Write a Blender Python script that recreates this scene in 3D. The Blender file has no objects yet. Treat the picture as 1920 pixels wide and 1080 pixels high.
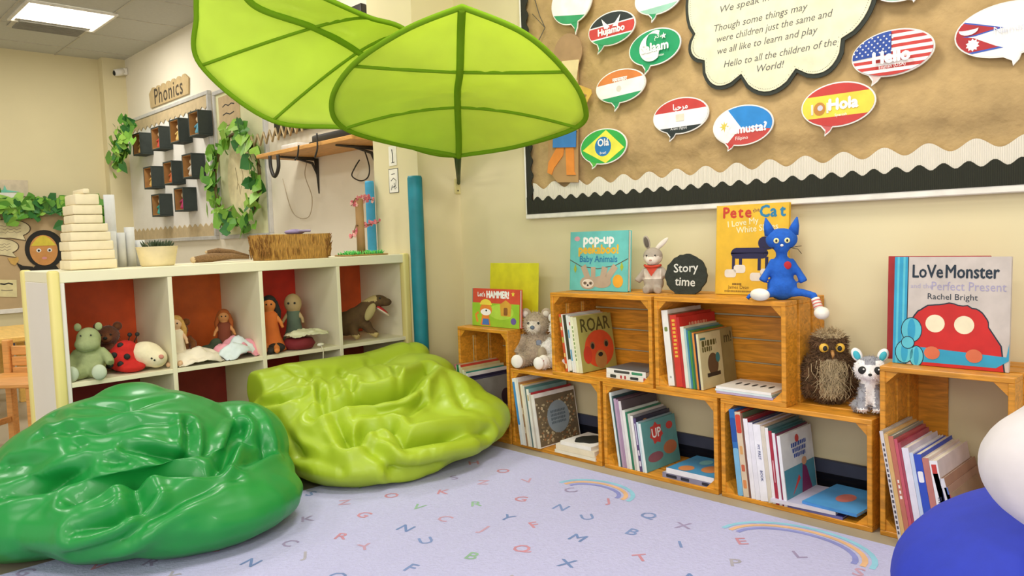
import bpy, bmesh, math, random
import numpy as np
from mathutils import Vector, Matrix, Euler
S = bpy.context.scene
COL = S.collection
PI = math.pi
rad = math.radians
# ---------------------------------------------------------------- camera
CAM = Vector((2.5425, -2.3781, 0.8398)); YAW, PITCH, ROLL, FPX = -0.80474, -0.067943, -0.034590, 1456.7
def cam_axes():
    cy, sy, cp, sp = math.cos(YAW), math.sin(YAW), math.cos(PITCH), math.sin(PITCH)
    f = Vector((sy*cp, cy*cp, sp)); r = Vector((cy, -sy, 0)); u = r.cross(f)
    c, s = math.cos(ROLL), math.sin(ROLL)
    return c*r + s*u, -s*r + c*u, f
CR, CU, CF = cam_axes()
cd = bpy.data.cameras.new('camera'); cam = bpy.data.objects.new('camera', cd); COL.objects.link(cam)
cd.sensor_width = 36; cd.lens = FPX/1920*36; cd.clip_start = .02
m3 = Matrix((CR, CU, -CF)).transposed()
cam.matrix_world = Matrix.Translation(CAM) @ m3.to_4x4()
S.camera = cam
def at(x, y, ax, v):
    """a measured photo point on a real plane (axis ax = v)"""
    d = CF + CR*((x-960)/FPX) + CU*((540-y)/FPX)
    return CAM + d*((v-CAM[ax])/d[ax])
def atd(x, y, depth):
    return CAM + (CF + CR*((x-960)/FPX) + CU*((540-y)/FPX))*depth
# ---------------------------------------------------------------- world, exposure, lights
w = bpy.data.worlds.new('world'); S.world = w; w.use_nodes = True
w.node_tree.nodes['Background'].inputs[0].default_value = (1.0, .955, .87, 1)
w.node_tree.nodes['Background'].inputs[1].default_value = .66
S.view_settings.view_transform = 'Standard'; S.view_settings.look = 'None'
S.view_settings.exposure = 0.26; S.view_settings.gamma = 1
def area(loc, sx, sy, power, col=(1, .965, .90), rot=(0, 0, 0)):
    l = bpy.data.lights.new('area_light', 'AREA'); l.shape = 'RECTANGLE'; l.size = sx; l.size_y = sy
    l.energy = power; l.color = col
    o = bpy.data.objects.new('area_light', l); o.location = loc; o.rotation_euler = rot; COL.objects.link(o)
CEIL = 2.6
PANELS = [(-4.05, -.62), (-1.3, -.75), (1.2, -.95), (-1.6, -3.0), (1.0, -3.1), (3.4, -1.6), (3.4, -3.6)]
for i, (x, y) in enumerate(PANELS):
    area((x, y, CEIL-.03), .56, .56, 19 if i else 15)
# unseen broad fill light on the open side of the room, behind and to the right of the camera
area((3.8, -4.6, 1.7), 2.6, 1.5, 55, (1, .97, .92), (rad(70), 0, rad(35)))
# ---------------------------------------------------------------- materials
def lin(c):
    if isinstance(c, str):
        c = [int(c[i:i+2], 16)/255 for i in (0, 2, 4)]
    return tuple(x/12.92 if x <= .04045 else ((x+.055)/1.055)**2.4 for x in c)
_mc = {}
def mat(c, rough=.6, kind='plain', scale=20, amt=.12, bump=0, metal=0, coat=0, spec=.5, sheen=0):
    key = (c, rough, kind, scale, amt, bump, metal, coat, spec, sheen)
    if key in _mc: return _mc[key]
    m = bpy.data.materials.new('surface_' + (c if isinstance(c, str) else 'col')); m.use_nodes = True
    nt = m.node_tree; b = nt.nodes['Principled BSDF']; L = nt.links.new; N = nt.nodes.new
    rgb = lin(c)
    b.inputs['Base Color'].default_value = (*rgb, 1)
    b.inputs['Roughness'].default_value = rough; b.inputs['Metallic'].default_value = metal
    b.inputs['Coat Weight'].default_value = coat; b.inputs['Specular IOR Level'].default_value = spec
    b.inputs['Sheen Weight'].default_value = sheen
    tc = N('ShaderNodeTexCoord')
    if kind == 'glow':
        b.inputs['Emission Color'].default_value = (*rgb, 1); b.inputs['Emission Strength'].default_value = amt
        _mc[key] = m; return m
    vec = tc.outputs['Object']
    if kind in ('wood', 'corrugated', 'straw'):
        mp = N('ShaderNodeMapping'); L(vec, mp.inputs[0]); vec = mp.outputs[0]
        mp.inputs['Scale'].default_value = {'wood': (1, 6, 9), 'corrugated': (1, 1, 1), 'straw': (5, 5, 1)}[kind]
    t = N('ShaderNodeTexNoise'); t.inputs['Scale'].default_value = scale; t.inputs['Detail'].default_value = 5
    L(vec, t.inputs['Vector']); fac = t.outputs['Fac']
    if kind == 'wood':
        t.inputs['Distortion'].default_value = 1.2
    if kind == 'corrugated':
        wv = N('ShaderNodeTexWave'); wv.inputs['Scale'].default_value = scale; L(tc.outputs['Object'], wv.inputs['Vector']); fac = wv.outputs['Fac']
    if kind == 'weave':
        wv = N('ShaderNodeTexWave'); wv.inputs['Scale'].default_value = scale*3; wv.bands_direction = 'Z'
        wv.inputs['Distortion'].default_value = 1; L(tc.outputs['Object'], wv.inputs['Vector']); fac = wv.outputs['Fac']
    rp = N('ShaderNodeValToRGB'); rp.color_ramp.elements[0].position = .3; rp.color_ramp.elements[1].position = .7
    k0, k1 = 1-amt, 1+amt*.6
    rp.color_ramp.elements[0].color = (*[min(1, x*k0) for x in rgb], 1)
    rp.color_ramp.elements[1].color = (*[min(1, x*k1) for x in rgb], 1)
    L(fac, rp.inputs[0]); L(rp.outputs[0], b.inputs['Base Color'])
    if bump:
        bp = N('ShaderNodeBump'); bp.inputs['Strength'].default_value = bump; bp.inputs['Distance'].default_value = .01
        L(fac, bp.inputs['Height']); L(bp.outputs[0], b.inputs['Normal'])
    _mc[key] = m; return m
def leafmat(c, tr, rough=.5):
    m = bpy.data.materials.new('translucent_cloth'); m.use_nodes = True; nt = m.node_tree; nt.nodes.clear()
    N = nt.nodes.new; L = nt.links.new
    o = N('ShaderNodeOutputMaterial'); mx = N('ShaderNodeMixShader'); d = N('ShaderNodeBsdfDiffuse'); t = N('ShaderNodeBsdfTranslucent')
    no = N('ShaderNodeTexNoise'); no.inputs['Scale'].default_value = 7; rp = N('ShaderNodeValToRGB')
    tc = N('ShaderNodeTexCoord'); L(tc.outputs['Object'], no.inputs['Vector'])
    rgb = lin(c)
    rp.color_ramp.elements[0].color = (*[x*.9 for x in rgb], 1); rp.color_ramp.elements[1].color = (*[min(1, x*1.08) for x in rgb], 1)
    L(no.outputs['Fac'], rp.inputs[0]); L(rp.outputs[0], d.inputs[0]); L(rp.outputs[0], t.inputs[0])
    mx.inputs[0].default_value = tr; L(d.outputs[0], mx.inputs[1]); L(t.outputs[0], mx.inputs[2]); L(mx.outputs[0], o.inputs[0])
    return m
WHITE = mat('F4F0E6', .5); BLACK = mat('1E201C', .7); CREAM = mat('EFE6C4', .5); PAPER = mat('F6F1E4', .8)
WOOD = mat('D8922A', .42, 'wood', 8, .34, .1); KNOT = mat('7E4413', .6)
KRAFT = mat('BA9C68', .8, 'plain', 18, .14, .9)
# ---------------------------------------------------------------- mesh builder
class Fr:
    def __init__(s, o, u, v):
        s.o = Vector(o); s.u = Vector(u).normalized(); s.v = Vector(v).normalized(); s.n = s.u.cross(s.v)
    def p(s, a, b, c=0): return s.o + s.u*a + s.v*b + s.n*c
WALLF = lambda x, z, y=-.02: Fr((x, y, z), (1, 0, 0), (0, 0, 1))
_tc = {}
def text_geo(s, shear=0, spacing=1):
    k = (s, shear, spacing)
    if k not in _tc:
        c = bpy.data.curves.new('lettering', 'FONT'); c.body = s; c.align_x = 'CENTER'; c.align_y = 'CENTER'
        c.resolution_u = 2; c.shear = shear; c.space_character = spacing
        o = bpy.data.objects.new('lettering', c); COL.objects.link(o)
        dg = bpy.context.evaluated_depsgraph_get(); dg.update()
        me = bpy.data.meshes.new_from_object(o.evaluated_get(dg))
        _tc[k] = ([(v.co.x, v.co.y) for v in me.vertices], [tuple(p.vertices) for p in me.polygons])
        bpy.data.objects.remove(o); bpy.data.curves.remove(c); bpy.data.meshes.remove(me)
    return _tc[k]
def clip(poly, conv):
    out = poly
    n = len(conv)
    for i in range(n):
        a, b = conv[i], conv[(i+1) % n]; inp = out; out = []
        side = lambda p: (b[0]-a[0])*(p[1]-a[1]) - (b[1]-a[1])*(p[0]-a[0])
        for j in range(len(inp)):
            p, q = inp[j], inp[(j+1) % len(inp)]; sp, sq = side(p), side(q)
            if sp >= 0: out.append(p)
            if (sp >= 0) != (sq >= 0):
                t = sp/(sp-sq); out.append((p[0]+(q[0]-p[0])*t, p[1]+(q[1]-p[1])*t))
        if not out: return []
    return out
def ell2(cx, cy, rx, ry, n=36, a0=0, a1=2*PI):
    return [(cx+rx*math.cos(a0+(a1-a0)*i/n), cy+ry*math.sin(a0+(a1-a0)*i/n)) for i in range(n + (0 if a1-a0 > 6.28 else 1))]
def rect2(x0, y0, x1, y1): return [(x0, y0), (x1, y0), (x1, y1), (x0, y1)]
def rrect2(x0, y0, x1, y1, r, n=4):
    o = []
    for cx, cy, a in ((x1-r, y0+r, -PI/2), (x1-r, y1-r, 0), (x0+r, y1-r, PI/2), (x0+r, y0+r, PI)):
        o += [(cx+r*math.cos(a+PI/2*i/n), cy+r*math.sin(a+PI/2*i/n)) for i in range(n+1)]
    return o
def sline(pts, wd):
    """a stroke of width wd along 2-D points -> polygon"""
    L_, R_ = [], []
    for i, p in enumerate(pts):
        a = pts[max(0, i-1)]; b = pts[min(len(pts)-1, i+1)]
        dx, dy = b[0]-a[0], b[1]-a[1]; l = math.hypot(dx, dy) or 1
        L_.append((p[0]-dy/l*wd/2, p[1]+dx/l*wd/2)); R_.append((p[0]+dy/l*wd/2, p[1]-dx/l*wd/2))
    return R_ + L_[::-1]
class MB:
    def __init__(s): s.v = []; s.f = []; s.m = []; s.sm = []; s.mats = []
    def mi(s, m):
        if m not in s.mats: s.mats.append(m)
        return s.mats.index(m)
    def add(s, vs, fs, m, smooth=False, M=None):
        o = len(s.v); k = s.mi(m)
        for p in vs:
            p = Vector(p); s.v.append(M @ p if M else p)
        for f in fs: s.f.append([i+o for i in f]); s.m.append(k); s.sm.append(smooth)
        return s
    def bm(s, bm, m, smooth=False, M=None):
        bm.verts.ensure_lookup_table(); bm.verts.index_update()
        s.add([v.co.copy() for v in bm.verts], [[v.index for v in f.verts] for f in bm.faces], m, smooth, M); bm.free(); return s
    def box(s, c, d, m, bev=0, M=None, seg=1):
        """centre c, full size d"""
        b = bmesh.new(); bmesh.ops.create_cube(b, size=1)
        for v in b.verts: v.co = Vector((v.co.x*d[0], v.co.y*d[1], v.co.z*d[2]))
        if bev: bmesh.ops.bevel(b, geom=b.edges[:], offset=bev, segments=seg, affect='EDGES', profile=.5)
        for v in b.verts: v.co += Vector(c)
        return s.bm(b, m, bool(bev) and seg > 1, M)
    def bb(s, x0, y0, z0, x1, y1, z1, m, bev=0, seg=1):
        return s.box(((x0+x1)/2, (y0+y1)/2, (z0+z1)/2), (abs(x1-x0), abs(y1-y0), abs(z1-z0)), m, bev, seg=seg)
    def ell(s, c, r, m, rot=(0, 0, 0), seg=20):
        b = bmesh.new(); bmesh.ops.create_uvsphere(b, u_segments=seg, v_segments=max(6, seg*2//3), radius=1)
        M = Matrix.Translation(c) @ Euler([rad(a) for a in rot]).to_matrix().to_4x4() @ Matrix.Diagonal((*((r,)*3 if not hasattr(r, '__len__') else r), 1))
        return s.bm(b, m, True, M)
    def tube(s, pts, r, m, seg=8, caps=True):
        pts = [Vector(p) for p in pts]; n = len(pts); rr = r if hasattr(r, '__len__') else [r]*n
        vs = []; fs = []; up = None
        for i, p in enumerate(pts):
            t = (pts[min(n-1, i+1)]-pts[max(0, i-1)]).normalized()
            if up is None: up = t.orthogonal().normalized()
            up = (up - t*up.dot(t)); up = up.normalized() if up.length > 1e-6 else t.orthogonal().normalized()
            w_ = t.cross(up)
            for k in range(seg):
                a = 2*PI*k/seg; vs.append(p + (up*math.cos(a)+w_*math.sin(a))*rr[i])
        for i in range(n-1):
            for k in range(seg):
                k2 = (k+1) % seg; fs.append((i*seg+k, i*seg+k2, (i+1)*seg+k2, (i+1)*seg+k))
        if caps: fs += [tuple(range(seg))[::-1], tuple(range((n-1)*seg, n*seg))]
        return s.add(vs, fs, m, True)
    def lathe(s, prof, m, c=(0, 0, 0), seg=28, sx=1, sy=1):
        vs = []; fs = []; n = len(prof)
        for (r, z) in prof:
            for k in range(seg):
                a = 2*PI*k/seg; vs.append((c[0]+r*sx*math.cos(a), c[1]+r*sy*math.sin(a), c[2]+z))
        for i in range(n-1):
            for k in range(seg):
                k2 = (k+1) % seg; fs.append((i*seg+k, i*seg+k2, (i+1)*seg+k2, (i+1)*seg+k))
        fs += [tuple(range(seg))[::-1], tuple(range((n-1)*seg, n*seg))]
        return s.add(vs, fs, m, True)
    def prism(s, poly, fr, t, m, back=0):
        """flat shape poly with thickness t in front of frame fr"""
        n = len(poly)
        vs = [fr.p(a, b, back) for a, b in poly] + [fr.p(a, b, back+t) for a, b in poly]
        fs = [tuple(range(n))[::-1], tuple(range(n, 2*n))] + [(i, (i+1) % n, n+(i+1) % n, n+i) for i in range(n)]
        return s.add(vs, fs, m)
    def art(s, poly, fr, h, m):
        if len(poly) < 3: return s
        return s.add([fr.p(a, b, h) for a, b in poly], [tuple(range(len(poly)))], m)
    def text(s, tx, fr, cx, cy, size, m, h, rot=0, sx=1, shear=0, bold=0, spacing=1):
        vs, fs = text_geo(tx, shear, spacing); c, sn = math.cos(rot), math.sin(rot)
        offs = [(0, 0)] if not bold else [(-bold, 0), (bold, 0), (0, bold), (0, -bold)]
        for j, (ox, oy) in enumerate(offs):
            s.add([fr.p(cx+ox+(x*sx*c-y*sn)*size, cy+oy+(x*sx*sn+y*c)*size, h+j*.00004) for x, y in vs], fs, m)
        return s
    def build(s, name, parent=None, label=None, cat=None, group=None, kind=None, M=None):
        me = bpy.data.meshes.new(name)
        me.from_pydata([tuple(M @ v) if M else tuple(v) for v in s.v], [], s.f)
        for m in s.mats: me.materials.append(m)
        me.polygons.foreach_set('material_index', s.m); me.polygons.foreach_set('use_smooth', s.sm); me.update()
        o = bpy.data.objects.new(name, me); COL.objects.link(o)
        if parent: o.parent = parent
        tag(o, label, cat, group, kind)
        return o
def tag(o, label=None, cat=None, group=None, kind=None):
    if label: o['label'] = label
    if cat: o['category'] = cat
    if group: o['group'] = group
    if kind: o['kind'] = kind
    return o
def thing(name, label, cat, loc=(0, 0, 0), rot=(0, 0, 0), group=None):
    o = bpy.data.objects.new(name, None); COL.objects.link(o); o.location = loc
    o.rotation_euler = [rad(a) for a in rot]; o.empty_display_size = .05
    return tag(o, label, cat, group)
def dup(o, parent=None):
    c = o.copy(); COL.objects.link(c)
    if parent: c.parent = parent
    for ch in o.children: dup(ch, c)
    return c
def blob(name, shapes, m, parent, vox=.006, smooth=6, fuzz=0, fl=.006, seed=1, crush=None, paint=None):
    """one continuous body grown over ellipsoids (x,y,z, rx,ry,rz[, ax,ay,az]) and tapered limbs ('t', pts, radii)"""
    b = MB()
    for s_ in shapes:
        if s_[0] == 't': b.tube(s_[1], s_[2], m, 12)
        else: b.ell(s_[:3], s_[3:6], m, s_[6:9] if len(s_) > 6 else (0, 0, 0), 18)
    o = b.build('tmp')
    r = o.modifiers.new('r', 'REMESH'); r.mode = 'VOXEL'; r.voxel_size = vox
    sm = o.modifiers.new('s', 'SMOOTH'); sm.factor = .6; sm.iterations = smooth
    dg = bpy.context.evaluated_depsgraph_get(); dg.update()
    me = bpy.data.meshes.new_from_object(o.evaluated_get(dg))
    vs = [v.co.copy() for v in me.vertices]; fs = [tuple(p.vertices) for p in me.polygons]
    cen = [(p.center.copy(), p.normal.copy()) for p in me.polygons]
    bpy.data.objects.remove(o); bpy.data.meshes.remove(me)
    if crush: vs = crush(vs)
    k = MB()
    if paint:
        for f in fs:
            c = sum((vs[i] for i in f), Vector())/len(f); k.mi(paint(c) or m)
        k.v = vs
        for f in fs:
            c = sum((vs[i] for i in f), Vector())/len(f)
            k.f.append(list(f)); k.m.append(k.mi(paint(c) or m)); k.sm.append(True)
    else: k.add(vs, fs, m, True)
    if fuzz:
        rn = random.Random(seed)
        for _ in range(fuzz):
            c, n = cen[rn.randrange(len(cen))]
            t = n.orthogonal().normalized(); t.rotate(Matrix.Rotation(rn.random()*6.28, 3, n))
            d = (n + Vector((rn.gauss(0, .4), rn.gauss(0, .4), rn.gauss(-.3, .4)))).normalized()*fl*(.6+rn.random()*.8)
            k.add([c-t*fl*.16, c+t*fl*.16, c+d+t*fl*.03], [(0, 1, 2)], (paint(c) or m) if paint else m, True)
    return k.build(name, parent)
# ================================================================= ROOM
XP, YP = -.258, -.242         # pillar corner
XF, YL = -5.38, .2            # far wall, phonics wall
XC = -.258
WALL = mat('E2D6AC', .85, 'plain', 2.5, .03, .05)
WALLL = mat('EFE7D2', .85, 'plain', 2.5, .03, .05)
MB().bb(XC, 0, 0, 4.6, .1, CEIL, WALL).build('wall_back', kind='structure')
MB().bb(-.6, YP, 0, XC, .1, CEIL, WALL).build('wall_pillar', kind='structure')
MB().bb(XF-.1, YL, 0, -.6, YL+.1, CEIL, WALLL).build('wall_left', kind='structure')
MB().bb(XF-.1, -6, 0, XF, YL, CEIL, WALL).build('wall_far', kind='structure')
MB().bb(XF, .0, 0, XF+.12, YL, CEIL, WALL).build('wall_corner', kind='structure')
MB().bb(XF-.1, -6, -.1, 4.6, YL+.1, 0, mat('A79C86', .45, 'plain', 5, .06)).build('floor', kind='structure')
cm = MB(); CM = mat('C9C9C2', .9, 'plain', 40, .04)
cm.bb(XF-.1, -6, CEIL, 4.6, YL+.1, CEIL+.1, CM)
cm.build('ceiling', kind='structure')
tb = MB(); TM = mat('C9C5B8', .8)
for i in range(18): x = XF+.32+i*.6; tb.bb(x-.006, -6, CEIL-.004, x+.006, YL, CEIL, TM)
for i in range(11): y = YL-.55-i*.6; tb.bb(XF, y-.006, CEIL-.005, 4.6, y+.006, CEIL-.001, TM)
tb.build('ceiling_grid', kind='structure')
BB = mat('3A3F52', .5)
MB().bb(XC, -.014, 0, 4.6, 0, .1, BB, .003).build('baseboard_back', kind='structure')
MB().bb(XF+.12, YL-.014, 0, -.6, YL, .1, BB, .003).build('baseboard_left', kind='structure')
MB().bb(XF, -6, 0, XF+.014, 0, .1, BB, .003).build('baseboard_far', kind='structure')
GLOW = mat('FFF8EA', .5, 'glow', 1, 3.0)
for i, (x, y) in enumerate(PANELS):
    if i and i not in (1, 2): continue
    nm = ['square white ceiling light panel near the far left corner of the room',
          'square ceiling light panel above the leaf canopies', 'square ceiling light panel above the noticeboard'][i]
    t = thing('ceiling_light', nm, 'ceiling light', (x, y, CEIL-.004), group='ceiling light panels')
    f = MB(); a = .3
    for sx, sy, dx, dy in ((0, a-.01, 2*a, .02), (0, -a+.01, 2*a, .02), (a-.01, 0, .02, 2*a-.04), (-a+.01, 0, .02, 2*a-.04)):
        f.box((sx, sy, -.008), (dx, dy, .016), WHITE, .002)
    f.build('frame', t)
    MB().box((0, 0, -.004), (2*a-.04, 2*a-.04, .006), GLOW).build('diffuser', t)
t = thing('ceiling_vent', 'pale slatted air vent in the ceiling beside the light panel', 'vent', (-4.42, -.62, CEIL-.006), (0, 0, 0))
MB().box((0, 0, -.002), (.3, .52, .008), mat('CFCBBE', .6), .002).build('frame', t)
f = MB()
for i in range(9): f.box((-.12+i*.03, 0, -.012), (.008, .46, .012), mat('9A988E', .6))
f.build('slat_panel', t)
p = at(219, 133, 1, YL-.09)
t = thing('security_camera', 'small white dome camera high in the far left corner', 'camera', (p.x, YL-.001, p.z))
MB().box((0, -.02, 0), (.06, .04, .06), WHITE, .008, seg=2).build('mount', t)
MB().tube([(0, -.03, 0), (0, -.11, -.02)], [.035, .03], WHITE, 16).build('body', t)
MB().ell((0, -.112, -.021), (.024, .012, .024), BLACK).build('lens', t)
# foam corner guards on the pillar
def guard(x, y, z1, r, m, lab, z0=0):
    b = MB(); b.lathe([(r*.9, z0), (r, z0+.01), (r, z1-.01), (r*.9, z1)], m, (x, y, 0.0), 16); return b.build('corner_guard', label=lab, cat='corner guard')
guard(XC+.02, YP-.035, 1.115, .033, mat('127F8E', .55), 'thick teal foam corner guard on the near edge of the pillar')
guard(-.6-.005, YP-.027, 1.12, .022, mat('3FA3D2', .55), 'thin light blue foam corner guard on the far edge of the pillar', .771)
# ================================================================= NOTICEBOARD
BX0, BZ0, BX1, BZ1 = .2, .905, 2.75, 2.02
nb = thing('noticeboard', 'large brown paper noticeboard with flags above the crates', 'noticeboard', (BX0, 0, BZ0))
A_ = lambda b, *a, **k: b.build(*a, **k, M=Matrix.Translation((-BX0, 0, -BZ0)))
b = MB(); fw = .022; FM = mat('EDE9DC', .35)
b.bb(BX0, -.03, BZ0, BX1, 0, BZ0+fw, FM, .003); b.bb(BX0, -.03, BZ1-fw, BX1, 0, BZ1, FM, .003)
b.bb(BX0, -.03, BZ0+fw, BX0+fw*.6, 0, BZ1-fw, FM, .003); b.bb(BX1-fw, -.03, BZ0+fw, BX1, 0, BZ1-fw, FM, .003)
A_(b, 'frame', nb)
# crumpled brown paper
rn = random.Random(4); nx, nz = 150, 66; vs = []; fs = []
import mathutils.noise as mn
for j in range(nz+1):
    for i in range(nx+1):
        x = BX0+.01+(BX1-BX0-.02)*i/nx; z = BZ0+.01+(BZ1-BZ0-.02)*j/nz
        h = .006*abs(mn.noise(Vector((x*5, z*7, 1)))) + .004*abs(mn.noise(Vector((x*13+z*4, z*11, 4)))) + .002*mn.noise(Vector((x*40, z*40, 0)))
        u = z-(BZ0+.235+.035*mn.noise(Vector((x*2.2, 0, 7))))
        h += .02*min(1, max(0, (x-.42)/.25))*(math.exp(-(u/.045)**2) if u < 0 else math.exp(-(u/.16)**2))
        vs.append((x, -.010-h, z))
for j in range(nz):
    for i in range(nx): k = j*(nx+1)+i; fs.append((k, k+1, k+nx+2, k+nx+1))
b = MB(); b.add(vs, fs, KRAFT, True); A_(b, 'paper_backing', nb)
DK = mat('27291A', .8, 'corrugated', 60, .25, .5); LT = mat('F0E8D4', .8, 'corrugated', 60, .1, .5)
def scal(x0, x1, z0, base, amp, per, n=8):
    up = []; N_ = int((x1-x0)/per*n)
    for i in range(N_+1):
        x = x0+(x1-x0)*i/N_; up.append((x, base+amp*math.cos(2*PI*(x-x0)/per)))
    return up
def strip(b, low, up, y, m, horiz=True):
    n = len(up); vs = []
    for (a, c), (a2, c2) in zip(low, up): vs += [(a, y, c), (a2, y, c2), (a, y+.004, c), (a2, y+.004, c2)]
    fs = []
    for i in range(n-1):
        k = i*4; fs += [(k, k+4, k+5, k+1), (k+2, k+3, k+7, k+6), (k+1, k+5, k+7, k+3), (k, k+2, k+6, k+4)]
    b.add(vs, fs, m)
b = MB(); up = scal(BX0+.012, BX1-.02, 0, BZ0+.082, .009, .062)
strip(b, [(x, BZ0+.02) for x, _ in up], up, -.032, DK)
lf = [(z-.0, x) for z, x in scal(BZ0+.06, BZ1-.02, 0, BX0+.046, .007, .06)]
strip(b, [(BX0+.013, z) for z, x in lf], [(x, z) for z, x in lf], -.031, DK)
A_(b, 'dark_border', nb, label='dark green corrugated border strip with scalloped edge')
b = MB(); up = scal(BX0+.05, BX1-.02, 0, BZ0+.135, .014, .118, 14)
strip(b, [(x, BZ0+.072+.006*math.sin(x*101)) for x, _ in up], up, -.029, LT)
A_(b, 'cream_border', nb, label='cream corrugated border strip with wavy edge')
# bubbles
def bubble(cx, cz, rx, rz, art_fn, lab, tail=(-.4, -1.45), y=-.04, tm=None):
    """speech bubble card: white rim, flag art clipped to the ellipse, tail towards tail"""
    fr = WALLF(cx, cz, y); b = MB()
    def outline(g):
        a = math.atan2(tail[1]*.8, tail[0]); w_ = .17; pts = []
        N_ = 44
        for i in range(N_+1):
            t_ = a + w_ + (2*PI-2*w_)*i/N_; pts.append(((rx+g)*math.cos(t_), (rz+g)*math.sin(t_)))
        tx, tz = tail[0]*rx, tail[1]*rz; l = math.hypot(tx, tz); k = (l+g*1.6)/l
        e0, e1, tp = Vector(pts[-1]), Vector(pts[0]), Vector((tx*k, tz*k))
        pts.append(tuple(e0.lerp(tp, .5)+(e1-e0)*.22)); pts.append(tuple(tp)); pts.append(tuple(tp.lerp(e1, .5)+(e1-e0)*.1)); return pts
    b.prism(outline(.004), fr, .005, WHITE)
    b.art(outline(0), fr, .0053, tm or mat('2E9B62', .6))
    inner = ell2(0, 0, rx, rz, 40)
    state = {'h': .0056}
    def put(poly, m):
        q = clip(poly, inner)
        if len(q) >= 3: b.art(q, fr, state['h'], m); state['h'] += .00025
    def wr(tx, x, z, size, m, **k):
        b.text(tx, fr, x*rx, z*rz, size*rz, m, state['h']+.0003, **k); state['h'] += .0004
    art_fn(put, wr, rx, rz)
    return b.build('speech_bubble', label=lab, cat='speech bubble', group='greeting bubbles on the noticeboard')
RD = mat('C9403A', .6); GN = mat('2E9B62', .6); BK = mat('27302F', .6); WH = mat('F7F5F0', .6); OR = mat('D9803F', .6)
YE = mat('F1D84A', .6); BL = mat('2B88CF', .6); NV = mat('2A4DA0', .6)
def bars(put, rx, rz, cols, vertical=False, tilt=0):
    n = sum(c[1] for c in cols); z = 1
    for m, k in cols:
        z2 = z-2*k/n; put([(-rx*1.1, (z2+tilt)*rz), (rx*1.1, (z2-tilt)*rz), (rx*1.1, (z-tilt)*rz), (-rx*1.1, (z+tilt)*rz)], m); z = z2
def star(cx, cy, r, k=5, rr=.42, a0=PI/2): return [(cx+(r if i % 2 == 0 else r*rr)*math.cos(a0+PI*i/k), cy+(r if i % 2 == 0 else r*rr)*math.sin(a0+PI*i/k)) for i in range(2*k)]
def f_kenya(put, wr, rx, rz):
    bars(put, rx, rz, [(BK, 3), (WH, .35), (RD, 3), (WH, .35), (GN, 2)])
    for s_ in (-1, 1): put([(s_*rx*.05, rz*.1), (s_*rx*.42, rz*.75), (s_*rx*.3, rz*.05)], WH)
    wr('Hujambo', 0, -.12, .6, WH, bold=.0016)
def f_pak(put, wr, rx, rz):
    put(rect2(-rx, -rz, rx, rz), mat('1E9A62', .6))
    cres = ell2(-.1*rx, 0, .48*rx, .8*rz, 24, rad(55), rad(305)) + ell2(.06*rx, .02, .36*rx, .62*rz, 24, rad(300), rad(60))
    put(cres, WH) if False else b_art_c(put, cres)
    put(star(.42*rx, .5*rz, .2*rz), WH)
    wr('Salaam', .06, -.04, .72, WH, bold=.0018); wr('Arabic / Pakistan', .05, -.55, .2, WH); wr('\uFEE1\uFEFC\uFEB3', .25, .55, .35, WH)
def b_art_c(put, poly):
    n = len(poly)//2
    A, B = poly[:n], poly[n:][::-1]
    for i in range(n-1): put([A[i], A[i+1], B[i+1], B[i]], WH)
def f_ind(put, wr, rx, rz):
    bars(put, rx, rz, [(OR, 2), (WH, 2.6), (GN, 1.2)], tilt=-.08)
    put(ell2(-.05*rx, -.15*rz, .2*rz, .2*rz, 16), mat('DDD6C8', .6))
    wr('\u0928\u092E\u0938\u094D\u0915\u093E\u0930', 0, .42, .36, WH, bold=.001)
def f_egy(put, wr, rx, rz):
    bars(put, rx, rz, [(RD, 2), (WH, 2.6), (BK, 1)]); wr('\uFE8E\uFE92\uFEA3\uFEAE\uFEE3', .02, .52, .5, WH, bold=.0008)
    wr('Arabic (Egypt)', -.05, -.72, .2, WH); put(rect2(-.15*rx, -.3*rz, .15*rx, .1*rz), mat('E6DCC4', .6))
def f_phi(put, wr, rx, rz):
    put(rect2(-rx, -rz, rx, rz), mat('C94A44', .6)); put([(-rx, 1.2*rz), (rx, 1.2*rz), (rx, -.35*rz), (-.1*rx, -.1*rz)], BL)
    put([(-.62*rx, rz*1.2), (-.05*rx, -.08*rz), (-.6*rx, -rz), (-1.2*rx, -rz), (-1.2*rx, rz)], WH)
    put(star(-.62*rx, .05*rz, .3*rz, 8), mat('D8C450', .6)); wr('Kumusta?', .12, -.2, .62, WH, bold=.0018); wr('Filipino', -.02, -.66, .26, WH)
def f_bra(put, wr, rx, rz):
    put(rect2(-rx, -rz, rx, rz), mat('35AE4A', .6)); put([(-.92*rx, -.1*rz), (.1*rx, -rz), (.92*rx, -.2*rz), (.15*rx, .95*rz)], mat('EEE84E', .6))
    put(ell2(0, 0, .36*rx, .58*rz, 20), mat('2A7BB5', .6)); wr('Ol\u00E1', .02, .22, .6, WH, bold=.0012); wr('Brazil', 0, -.38, .22, WH)
def f_usa(put, wr, rx, rz):
    bars(put, rx, rz, [(RD if i % 2 == 0 else WH, 1) for i in range(13)], tilt=.06); put([(-rx*1.1, -.08*rz), (.0, -.02*rz), (0, 1.1*rz), (-rx*1.1, rz)], NV)
    for j in range(6):
        for i in range(7): put(star((-.93+i*.15+(j % 2)*.07)*rx, (.82-j*.15)*rz, .06*rz), WH)
    wr('Hello', .02, -.2, .78, WH, bold=.0026); wr('English (USA)', .05, -.62, .22, WH)
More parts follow.
